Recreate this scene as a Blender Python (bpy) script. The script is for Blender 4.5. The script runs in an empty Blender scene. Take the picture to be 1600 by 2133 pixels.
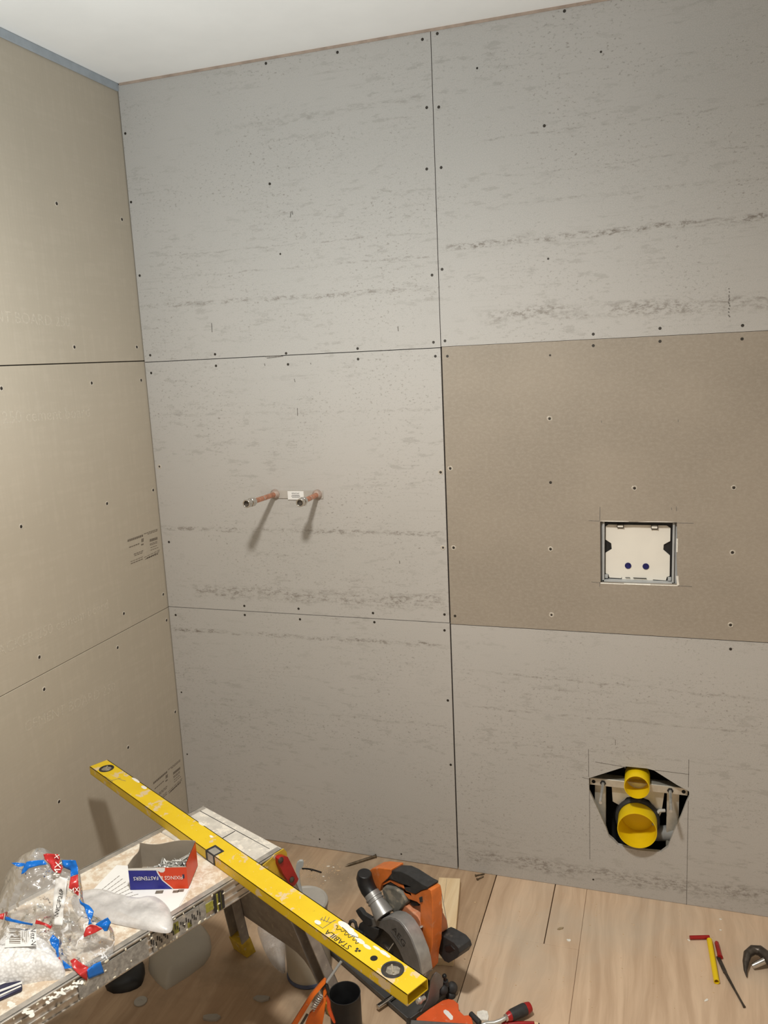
import bpy, bmesh, math, random
from mathutils import Vector, Matrix, noise
random.seed(7)
V = Vector
SC = bpy.context.scene
COL = SC.collection
PI = math.pi

# ------------------------------------------------------------------ camera, light, exposure
FPX = 1721.63
CAM = V((1.5283, -2.2552, 1.5763))
CR = V((0.949, 0.312, -0.046)); CDN = V((0.015, -0.190, -0.982)); CF = V((-0.315, 0.931, -0.184))
def _rodrigues():
    r = V((.1914, .3205, -.0160)); th = r.length; k = r / th
    K = Matrix(((0, -k.z, k.y), (k.z, 0, -k.x), (-k.y, k.x, 0)))
    Rm = Matrix.Identity(3) + math.sin(th) * K + (1 - math.cos(th)) * (K @ K)
    return Rm @ Matrix(((1, 0, 0), (0, 0, -1), (0, 1, 0)))
RM = _rodrigues()
CR, CDN, CF = V(RM[0]), V(RM[1]), V(RM[2])
cam = bpy.data.cameras.new('camera'); camo = bpy.data.objects.new('camera', cam); COL.objects.link(camo)
cam.sensor_fit = 'VERTICAL'; cam.sensor_height = 24; cam.lens = FPX * 24 / 2133; cam.clip_start = 0.02
camo.matrix_world = Matrix(((CR.x, -CDN.x, -CF.x, CAM.x), (CR.y, -CDN.y, -CF.y, CAM.y), (CR.z, -CDN.z, -CF.z, CAM.z), (0, 0, 0, 1)))
SC.camera = camo
vs = SC.view_settings
vs.view_transform = 'Standard'; vs.look = 'None'; vs.gamma = 1.0; vs.use_curve_mapping = False
vs.exposure = 0.0
SC.display_settings.display_device = 'sRGB'

w = bpy.data.worlds.new('world'); SC.world = w; w.use_nodes = True
w.node_tree.nodes['Background'].inputs[0].default_value = (0.9, 0.95, 1, 1)
w.node_tree.nodes['Background'].inputs[1].default_value = 0.0

def spot(name, loc, aim, power, col, rad, cone, blend):
    l = bpy.data.lights.new(name, 'SPOT'); l.energy = power; l.color = col; l.shadow_soft_size = rad; l.spot_size = math.radians(cone); l.spot_blend = blend
    o = bpy.data.objects.new(name, l); COL.objects.link(o); o.location = loc
    o.rotation_euler = (V(aim) - V(loc)).to_track_quat('-Z', 'Y').to_euler(); return o
def lamp(name, loc, power, col, rad):
    l = bpy.data.lights.new(name, 'POINT'); l.energy = power; l.color = col; l.shadow_soft_size = rad
    o = bpy.data.objects.new(name, l); COL.objects.link(o); o.location = loc; return o
spot('ceiling_downlight', (1.05, -1.42, 2.34), (1.0, -1.30, 0), 137, (1, .97, .90), .075, 168, 1.0)      # the room's downlight
spot('ceiling_fill_spot', (.7, -1.5, 1.2), (.6, -.9, 2.4), 67, (.835, .945, 1), .18, 140, 1.0)          # added unseen fill light that brightens the ceiling

# ------------------------------------------------------------------ pixel -> place helpers
def ray(px, py):
    return CR * (px - 800) + CDN * (py - 1066.5) + CF * FPX
def onz(px, py, z):
    d = ray(px, py); return CAM + d * ((z - CAM.z) / d.z)
def ony(px, py, y=0.0):
    d = ray(px, py); return CAM + d * ((y - CAM.y) / d.y)
def onx(px, py, x=0.0):
    d = ray(px, py); return CAM + d * ((x - CAM.x) / d.x)
def onp(px, py, O, e1, e2):
    n = e1.cross(e2); d = ray(px, py); t = (O - CAM).dot(n) / d.dot(n); q = CAM + d * t - O
    return (q.dot(e1), q.dot(e2))
def zz(pts, ox, oy, s):               # zoomed-crop coordinates -> photo pixels
    return [(ox + a / s, oy + b / s) for a, b in pts]

# ------------------------------------------------------------------ mesh builder
def basis(d):
    d = d.normalized(); a = V((0, 0, 1)) if abs(d.z) < .9 else V((1, 0, 0))
    x = a.cross(d).normalized(); return x, d.cross(x)
class MB:
    def __init__(s): s.bm = bmesh.new()
    def box(s, c, size, M=None):
        vsn = []
        for k in range(8):
            p = V(((k & 1) - .5, ((k >> 1) & 1) - .5, ((k >> 2) & 1) - .5))
            p = V((p.x * size[0], p.y * size[1], p.z * size[2]))
            if M: p = M @ p
            vsn.append(s.bm.verts.new(V(c) + p))
        for f in ((0, 2, 3, 1), (4, 5, 7, 6), (0, 1, 5, 4), (2, 6, 7, 3), (0, 4, 6, 2), (1, 3, 7, 5)):
            s.bm.faces.new([vsn[i] for i in f])
        return s
    def obox(s, c, a, b, cc, size):    # box along the three axes a, b, cc
        return s.box(c, size, Matrix((a, b, cc)).transposed())
    def cyl(s, p0, p1, r0, r1=None, seg=20, caps=True, hollow=0):
        p0, p1 = V(p0), V(p1); r1 = r0 if r1 is None else r1
        x, y = basis(p1 - p0)
        def ring(p, r): return [s.bm.verts.new(p + x * r * math.cos(2 * PI * i / seg) + y * r * math.sin(2 * PI * i / seg)) for i in range(seg)]
        A, B = ring(p0, r0), ring(p1, r1)
        for i in range(seg):
            j = (i + 1) % seg; s.bm.faces.new((A[i], A[j], B[j], B[i]))
        if hollow:
            C, D = ring(p0, r0 - hollow), ring(p1, r1 - hollow)
            for i in range(seg):
                j = (i + 1) % seg
                s.bm.faces.new((C[j], C[i], D[i], D[j])); s.bm.faces.new((B[i], B[j], D[j], D[i])); s.bm.faces.new((A[j], A[i], C[i], C[j]))
        elif caps:
            s.bm.faces.new(A[::-1]); s.bm.faces.new(B)
        return s
    def tube(s, pts, r, seg=10, radii=None):
        pts = [V(p) for p in pts]; rings = []
        x = None
        for i, p in enumerate(pts):
            d = (pts[min(i + 1, len(pts) - 1)] - pts[max(i - 1, 0)]).normalized()
            if x is None: x, y = basis(d)
            else:
                x = (x - d * x.dot(d)).normalized(); y = d.cross(x)
            rr = radii[i] if radii else r
            rings.append([s.bm.verts.new(p + x * rr * math.cos(2 * PI * k / seg) + y * rr * math.sin(2 * PI * k / seg)) for k in range(seg)])
        for A, B in zip(rings, rings[1:]):
            for k in range(seg):
                j = (k + 1) % seg; s.bm.faces.new((A[k], A[j], B[j], B[k]))
        s.bm.faces.new(rings[0][::-1]); s.bm.faces.new(rings[-1]); return s
    def prism(s, poly, O, e1, e2, th, back=0.0):   # poly in (e1,e2); from n*back to n*(back+th)
        n = e1.cross(e2)
        ar = sum(a[0] * b[1] - b[0] * a[1] for a, b in zip(poly, poly[1:] + poly[:1]))
        if ar < 0: poly = poly[::-1]
        A = [s.bm.verts.new(O + e1 * u + e2 * v + n * back) for u, v in poly]
        B = [s.bm.verts.new(O + e1 * u + e2 * v + n * (back + th)) for u, v in poly]
        k = len(poly)
        for i in range(k):
            j = (i + 1) % k; s.bm.faces.new((A[i], A[j], B[j], B[i]))
        fs = [s.bm.faces.new(B), s.bm.faces.new(A[::-1])]
        for f in fs: f.normal_update()
        if k > 4: bmesh.ops.triangulate(s.bm, faces=fs, ngon_method='EAR_CLIP')
        return s
    def lathe(s, prof, O, axis, seg=32):
        x, y = basis(V(axis)); z = V(axis).normalized(); rings = []
        for r, h in prof:
            rings.append([s.bm.verts.new(V(O) + z * h + x * r * math.cos(2 * PI * k / seg) + y * r * math.sin(2 * PI * k / seg)) for k in range(seg)])
        for A, B in zip(rings, rings[1:]):
            for k in range(seg):
                j = (k + 1) % seg; s.bm.faces.new((A[k], A[j], B[j], B[k]))
        s.bm.faces.new(rings[0][::-1]); s.bm.faces.new(rings[-1]); return s
    def sphere(s, c, r, M=None, seg=16):
        r = r if hasattr(r, '__len__') else (r, r, r)
        m = Matrix.Translation(V(c)) @ ((M.to_4x4()) if M else Matrix.Identity(4)) @ Matrix.Diagonal((*r, 1))
        bmesh.ops.create_uvsphere(s.bm, u_segments=seg, v_segments=seg // 2 + 2, radius=1, matrix=m); return s
    def quad(s, *p):
        s.bm.faces.new([s.bm.verts.new(V(q)) for q in p]); return s
    def build(s, name, mat, parent=None, bevel=0, ang=35, seg=2):
        bmesh.ops.recalc_face_normals(s.bm, faces=s.bm.faces)
        me = bpy.data.meshes.new(name); s.bm.to_mesh(me); s.bm.free()
        return link(name, me, mat, parent, bevel, ang, seg)
def link(name, me, mat, parent=None, bevel=0, ang=35, seg=2):
    if mat: me.materials.clear(); me.materials.append(mat)
    me.polygons.foreach_set('use_smooth', [True] * len(me.polygons))
    try: me.set_sharp_from_angle(angle=math.radians(ang))
    except Exception: pass
    o = bpy.data.objects.new(name, me); COL.objects.link(o)
    if parent:
        o.parent = parent
        base = V((0, 0, 0)); q = parent
        while q: base += V(q.location); q = q.parent
        o.location = -base
    if bevel:
        b = o.modifiers.new('bevel', 'BEVEL'); b.width = bevel; b.segments = seg; b.limit_method = 'ANGLE'; b.angle_limit = math.radians(40)
    return o
def thing(name, label, cat, loc=(0, 0, 0), group=None):
    o = bpy.data.objects.new(name, None); COL.objects.link(o); o.location = loc; o.empty_display_size = .05
    o['label'] = label; o['category'] = cat
    if group: o['group'] = group
    return o
def tag(o, label, cat, group=None):
    o['label'] = label; o['category'] = cat
    if group: o['group'] = group
    return o
def recenter(o, loc):                  # a one-mesh thing gets its origin at its base
    loc = V(loc); o.data.transform(Matrix.Translation(-loc)); o.location = loc; return o
def struct(o): o['kind'] = 'structure'; return o
def text(name, s, size, O, right, up, mat, parent, align='CENTER', th=.0002, off=.0003, stretch=1.0, shear=0):
    c = bpy.data.curves.new('t', 'FONT'); c.body = s; c.size = size; c.align_x = align; c.align_y = 'CENTER'; c.extrude = th / 2; c.resolution_u = 2; c.shear = shear
    o = bpy.data.objects.new('t', c); COL.objects.link(o)
    bpy.context.view_layer.update()
    me = bpy.data.meshes.new_from_object(o.evaluated_get(bpy.context.evaluated_depsgraph_get()))
    bpy.data.objects.remove(o)
    n = right.cross(up).normalized()
    for v in me.vertices:
        p = v.co.copy(); v.co = V(O) + right * p.x * stretch + up * p.y + n * (p.z + off)
    return link(name, me, mat, parent)
def joinmesh(name, objs, mat, parent):
    """several meshes of one part -> one mesh"""
    bm = bmesh.new()
    for o in objs:
        bm.from_mesh(o.data)
    me = bpy.data.meshes.new(name); bm.to_mesh(me); bm.free()
    for o in objs: bpy.data.objects.remove(o)
    return link(name, me, mat, parent)
def plate_holes(name, outer, holes, O, e1, e2, th, mat, parent):
    c = bpy.data.curves.new('p', 'CURVE'); c.dimensions = '2D'; c.fill_mode = 'BOTH'; c.extrude = th / 2
    for lp in [outer] + holes:
        sp = c.splines.new('POLY'); sp.points.add(len(lp) - 1); sp.use_cyclic_u = True
        for i, (a, b) in enumerate(lp): sp.points[i].co = (a, b, 0, 1)
    o = bpy.data.objects.new('p', c); COL.objects.link(o); bpy.context.view_layer.update()
    me = bpy.data.meshes.new_from_object(o.evaluated_get(bpy.context.evaluated_depsgraph_get())); bpy.data.objects.remove(o)
    n = e1.cross(e2)
    for v in me.vertices:
        p = v.co.copy(); v.co = O + e1 * p.x + e2 * p.y + n * (p.z - th / 2)
    return link(name, me, mat, parent)

# ------------------------------------------------------------------ materials
def srgb(r, g, b):
    f = lambda c: (c / 255 / 12.92) if c / 255 <= .04045 else ((c / 255 + .055) / 1.055) ** 2.4
    return (f(r), f(g), f(b))
class NT:
    def __init__(s, name):
        s.m = bpy.data.materials.new(name); s.m.use_nodes = True; s.t = s.m.node_tree; s.b = s.t.nodes['Principled BSDF']; s.out = s.t.nodes['Material Output']
    def n(s, typ, **k):
        o = s.t.nodes.new(typ)
        for a, v in k.items(): setattr(o, a, v)
        return o
    def l(s, a, b): s.t.links.new(a, b)
    def coord(s, scale=(1, 1, 1)):
        c = s.n('ShaderNodeTexCoord'); mp = s.n('ShaderNodeMapping'); mp.inputs['Scale'].default_value = scale
        s.l(c.outputs['Object'], mp.inputs[0]); return mp.outputs[0]
    def noise(s, vec, scale, detail=4, rough=.55, dist=0):
        o = s.n('ShaderNodeTexNoise'); o.inputs['Scale'].default_value = scale; o.inputs['Detail'].default_value = detail
        o.inputs['Roughness'].default_value = rough; o.inputs['Distortion'].default_value = dist; s.l(vec, o.inputs['Vector']); return o.outputs['Fac']
    def ramp(s, fac, a, b, ca=0, cb=1):
        o = s.n('ShaderNodeMapRange'); o.interpolation_type = 'SMOOTHSTEP'; o.inputs[1].default_value = a; o.inputs[2].default_value = b
        o.inputs[3].default_value = ca; o.inputs[4].default_value = cb; s.l(fac, o.inputs[0]); return o.outputs[0]
    def mix(s, fac, a, b, mode='MIX'):
        o = s.n('ShaderNodeMix', data_type='RGBA', blend_type=mode)
        for inp, x in ((o.inputs[0], fac), (o.inputs[6], a), (o.inputs[7], b)):
            if isinstance(x, (int, float)): inp.default_value = x
            elif isinstance(x, tuple): inp.default_value = (*x[:3], 1)
            else: s.l(x, inp)
        return o.outputs[2]
    def math(s, op, a, b=0.0):
        o = s.n('ShaderNodeMath', operation=op)
        for inp, x in ((o.inputs[0], a), (o.inputs[1], b)):
            if isinstance(x, (int, float)): inp.default_value = x
            else: s.l(x, inp)
        return o.outputs[0]
    def bump(s, h, strength=.3, dist=.001):
        o = s.n('ShaderNodeBump'); o.inputs['Strength'].default_value = strength; o.inputs['Distance'].default_value = dist
        s.l(h, o.inputs['Height']); s.l(o.outputs[0], s.b.inputs['Normal'])
    def done(s, col, rough=.6, metal=0, spec=.4):
        if isinstance(col, tuple): s.b.inputs['Base Color'].default_value = (*col[:3], 1)
        else: s.l(col, s.b.inputs['Base Color'])
        s.b.inputs['Roughness'].default_value = rough; s.b.inputs['Metallic'].default_value = metal
        s.b.inputs['Specular IOR Level'].default_value = spec
        return s.m
def simple(name, col, rough=.5, metal=0, var=.12, scale=25, dust=0, dustcol=(.62, .55, .46), dscale=40, bump=0, spec=.4):
    t = NT(name); c = t.coord(); f = t.noise(c, scale, 5)
    dk = tuple(x * (1 - var) for x in col); lt = tuple(min(1, x * (1 + var)) for x in col)
    k = t.mix(t.ramp(f, .3, .7), dk, lt)
    if dust:
        g = t.noise(c, dscale, 6, .65); k = t.mix(t.ramp(g, .62 - dust * .25, .72 - dust * .2, 0, min(1, .5 + dust)), k, dustcol)
    if bump: t.bump(t.noise(c, scale * 8, 3), bump, .0006)
    return t.done(k, rough, metal, spec)

def board_mat():
    t = NT('sanded_cement_board'); c = t.coord(); st = t.coord((.55, 1, 11))
    base = t.mix(t.ramp(t.noise(c, 1.3, 3), .35, .65), (.475, .452, .425), (.435, .420, .396))
    base = t.mix(t.ramp(t.noise(c, 420, 2), .35, .7), base, (.50, .478, .45))
    dark = (.27, .245, .22)
    fine = t.noise(st, 9, 10, .78)                       # long faint streaks
    area = t.ramp(t.noise(t.coord((.8, 1, 2.2)), 2.1, 3), .40, .66)
    k = t.mix(t.math('MULTIPLY', t.ramp(fine, .55, .66, 0, .42), area), base, dark)
    sp = t.noise(t.coord((1, 1, 1.7)), 95, 6, .7)        # small dark specks
    k = t.mix(t.math('MULTIPLY', t.ramp(sp, .555, .655, 0, .9), t.ramp(t.noise(t.coord((.9, 1, 1.6)), 3.7, 4), .36, .62)), k, dark)
    fl_ = t.noise(t.coord((.6, 1, 2.0)), 26, 9, .72)     # flaked darker patches
    k = t.mix(t.math('MULTIPLY', t.ramp(fl_, .535, .60, 0, .38), t.ramp(t.noise(t.coord((.7, 1, 2.2)), 2.9, 3), .36, .60)), k, (.30, .28, .255))
    # the long streaks of the photograph
    sx = t.n('ShaderNodeSeparateXYZ'); t.l(t.coord(), sx.inputs[0])
    wob = t.math('MULTIPLY', t.math('SUBTRACT', t.noise(t.coord((1, 1, .3)), 9, 5, .6), .5), .028)
    z = t.math('ADD', sx.outputs[2], wob); X = sx.outputs[0]
    rag = t.math('MULTIPLY', t.ramp(t.noise(t.coord((1, 1, 2.2)), 42, 9, .8), .46, .58), t.ramp(t.noise(t.coord((1, 1, 4)), 7, 4, .6), .36, .56, .15, 1))
    tot = None
    for (z0, z1, x0, x1, wd, a) in [(1.84, 1.838, .0, .955, .004, .5), (1.760, 1.753, .0, .955, .009, .8), (1.856, 1.868, .97, 2.2, .012, 1.0), (2.116, 2.116, 1.08, 2.2, .0035, .5),
                                    (1.951, 1.951, 1.14, 2.2, .006, .45), (1.066, 1.067, .0, .955, .010, .8), (.724, .729, .0, .955, .009, 1.0), (.660, .628, 1.0, 2.2, .005, .55), (.545, .541, .96, 2.2, .004, .5),
                                    (.053, .060, .98, 2.2, .034, .75), (1.672, 1.658, 1.05, 2.2, .028, .7), (1.427, 1.424, .0, .955, .005, .35), (.86, .862, .1, .95, .030, .75), (1.905, 1.9, .05, .95, .003, .4),
                                    (.47, .475, .05, .95, .005, .35), (2.23, 2.24, .3, .95, .012, .3), (2.02, 2.03, 1.1, 2.2, .003, .35), (.44, .44, 1.0, 2.2, .004, .3)]:
        line = t.math('ADD', t.math('MULTIPLY', X, (z1 - z0) / (x1 - x0)), z0 - (z1 - z0) / (x1 - x0) * x0)
        d = t.math('ABSOLUTE', t.math('SUBTRACT', z, line))
        mk = t.math('MULTIPLY', t.ramp(d, wd * .35, wd, a, 0), t.math('MULTIPLY', t.ramp(X, x0 - .01, x0 + .03), t.ramp(X, x1 - .03, x1, 1, 0)))
        tot = mk if tot is None else t.math('MAXIMUM', tot, mk)
    k = t.mix(t.math('MULTIPLY', tot, rag), k, (.22, .195, .17))
    t.bump(t.noise(c, 600, 3), .15, .0005)
    return t.done(k, .85, 0, .25)
def brown_board_mat():
    t = NT('raw_cement_board'); c = t.coord((1, 1, 1.6))
    k = t.mix(t.ramp(t.noise(c, 3, 5), .3, .7), (.305, .262, .212), (.345, .296, .240))
    k = t.mix(t.ramp(t.noise(c, 90, 8, .8), .42, .64, 0, .42), k, (.43, .375, .31))
    k = t.mix(t.ramp(t.noise(t.coord((1, 1, 3)), 80, 5, .7), .55, .75, 0, .35), k, (.24, .20, .16))
    return t.done(k, .75, 0, .35)
def left_board_mat():
    t = NT('cement_board_back_face'); c = t.coord()
    k = t.mix(t.ramp(t.noise(c, 1.6, 4), .3, .7), (.445, .395, .318), (.475, .42, .34))
    sx = t.n('ShaderNodeSeparateXYZ'); t.l(t.coord(), sx.inputs[0])
    wv = None
    for ax, fr in ((1, 620.0), (2, 620.0)):
        q = t.math('ADD', t.math('MULTIPLY', sx.outputs[ax], fr), t.math('MULTIPLY', t.noise(c, 5, 2), 6))
        m = t.math('SINE', q); wv = m if wv is None else t.math('ADD', wv, m)
    g = t.noise(t.coord((1, 1, .12)), 60, 4); h = t.noise(t.coord((1, .12, 1)), 60, 4)
    hgt = t.math('ADD', t.math('MULTIPLY', wv, .25), t.math('ADD', g, h))
    k = t.mix(t.ramp(t.math('ADD', g, h), .95, 1.25, 0, .28), k, (.53, .475, .39))
    t.bump(hgt, .22, .0006)
    return t.done(k, .8, 0, .3)
def floor_mat(name='plywood', m=1.0):
    t = NT(name); c = t.coord((1, .06, 1)); c1 = t.coord()
    warp = t.noise(t.coord((1, .25, 1)), 3.5, 4)
    vec = t.n('ShaderNodeVectorMath', operation='ADD'); cm = t.n('ShaderNodeCombineXYZ'); t.l(t.math('MULTIPLY', warp, .22), cm.inputs[0])
    t.l(c, vec.inputs[0]); t.l(cm.outputs[0], vec.inputs[1])
    gr = t.noise(vec.outputs[0], 34, 8, .6)
    k = t.mix(t.ramp(gr, .3, .72), (.52, .365, .245), (.70, .52, .365))
    k = t.mix(t.ramp(t.noise(vec.outputs[0], 7, 4), .52, .74, 0, .55), k, (.42, .29, .195))
    k = t.mix(t.ramp(t.noise(c1, 2.3, 5, .6), .45, .72, 0, .55), k, (.52, .45, .36))     # dust
    k = t.mix(t.ramp(t.noise(c1, 190, 5, .7), .66, .74, 0, .5), k, (.66, .56, .44))
    st = t.noise(t.coord((1, .045, 1)), 11, 5, .6)
    k = t.mix(t.math('MULTIPLY', t.ramp(st, .58, .70, 0, .55), t.ramp(t.noise(c1, 1.6, 3), .42, .62)), k, (.30, .215, .145))   # grey-brown water marks
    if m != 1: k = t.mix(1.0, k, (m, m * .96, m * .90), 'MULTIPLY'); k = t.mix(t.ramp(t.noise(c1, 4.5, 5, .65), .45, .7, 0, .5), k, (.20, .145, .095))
    t.bump(gr, .15, .0006)
    return t.done(k, .62, 0, .3)
def ply_top_mat():
    t = NT('dusty_deck'); c = t.coord()
    k = t.mix(t.ramp(t.noise(c, 9, 5, .65), .32, .68), (.56, .43, .31), (.68, .56, .43))
    k = t.mix(t.ramp(t.noise(c, 34, 7, .72), .43, .59, 0, .85), k, (.80, .75, .65))
    k = t.mix(t.ramp(t.noise(c, 120, 5, .7), .64, .7, 0, .9), k, (.87, .84, .77))
    k = t.mix(t.ramp(t.noise(c, 70, 6, .75), .60, .70, 0, .5), k, (.34, .25, .17))
    t.bump(t.noise(c, 60, 6, .7), .6, .0015)
    return t.done(k, .8, 0, .3)
def yellow_level_mat():
    t = NT('scratched_yellow_paint'); c = t.coord()
    k = t.mix(t.ramp(t.noise(c, 12, 3), .3, .7), (.72, .485, .010), (.78, .545, .015))
    k = t.mix(t.ramp(t.noise(c, 120, 6, .75), .63, .72, 0, .8), k, (.42, .27, .02))
    k = t.mix(t.ramp(t.noise(c, 22, 6, .66), .575, .605, 0, .8), k, (.66, .52, .36))
    k = t.mix(t.ramp(t.noise(t.coord((1, 1, 1)), 330, 3, .7), .68, .74, 0, .7), k, (.88, .83, .7))
    return t.done(k, .42, 0, .5)
def film_mat(name, op=.25, tint=(.9, .9, .92), rough=.12, crease=0):
    t = NT(name); c = t.coord()
    n1 = t.noise(c, 16, 3 if crease else 5, .55); n2 = t.noise(c, 70, 3, .6)
    t.bump(t.math('ADD', n1, t.math('MULTIPLY', n2, .15)), .9 if crease else .25, .02)
    t.done(tint, rough, 0, .8)
    tr = t.n('ShaderNodeBsdfTransparent'); mx = t.n('ShaderNodeMixShader')
    f = t.ramp(n1, .35, .75, op * .55, min(1, op * 1.5))
    if crease:                                          # whitened folds; crease highlights painted in as opaque white lines
        v = t.n('ShaderNodeTexVoronoi', feature='DISTANCE_TO_EDGE'); v.inputs['Scale'].default_value = 13
        dv = t.n('ShaderNodeVectorMath', operation='ADD'); cb = t.n('ShaderNodeCombineXYZ'); t.l(t.math('MULTIPLY', n1, .12), cb.inputs[0]); t.l(t.math('MULTIPLY', n2, .03), cb.inputs[2])
        t.l(c, dv.inputs[0]); t.l(cb.outputs[0], dv.inputs[1]); t.l(dv.outputs[0], v.inputs['Vector'])
        f = t.math('MAXIMUM', f, t.math('MULTIPLY', t.ramp(v.outputs['Distance'], .0, .045, crease, 0), t.ramp(t.noise(c, 9, 3), .44, .58)))
    t.l(f, mx.inputs[0]); t.l(tr.outputs[0], mx.inputs[1]); t.l(t.b.outputs[0], mx.inputs[2])
    if not crease:
        t.l(mx.outputs[0], t.out.inputs[0]); return t.m
    gl = t.n('ShaderNodeBsdfGlossy'); gl.inputs['Roughness'].default_value = max(.07, rough); fr = t.n('ShaderNodeFresnel'); fr.inputs[0].default_value = 1.6
    bn = t.b.inputs['Normal'].links[0].from_socket; t.l(bn, gl.inputs['Normal']); t.l(bn, fr.inputs['Normal'])
    m2 = t.n('ShaderNodeMixShader'); t.l(t.math('MULTIPLY', fr.outputs[0], .9), m2.inputs[0]); t.l(mx.outputs[0], m2.inputs[1]); t.l(gl.outputs[0], m2.inputs[2]); t.l(m2.outputs[0], t.out.inputs[0])
    return t.m
def pellets_mat():
    t = NT('white_granules'); c = t.coord(); v = t.n('ShaderNodeTexVoronoi'); v.inputs['Scale'].default_value = 190; t.l(c, v.inputs['Vector'])
    k = t.mix(t.ramp(v.outputs['Distance'], .25, .75), (.88, .87, .86), (.70, .685, .67))
    k = t.mix(t.ramp(t.noise(c, 120, 3), .68, .72, 0, .45), k, (.35, .32, .3))
    t.bump(v.outputs['Distance'], .5, .0015)
    return t.done(k, .35, 0, .5)
def wood_mat():
    t = NT('pine'); c = t.coord((1, .07, 1)); g = t.noise(c, 60, 6, .6)
    k = t.mix(t.ramp(g, .3, .7), (.72, .53, .31), (.82, .65, .42))
    return t.done(k, .6, 0, .3)

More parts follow.
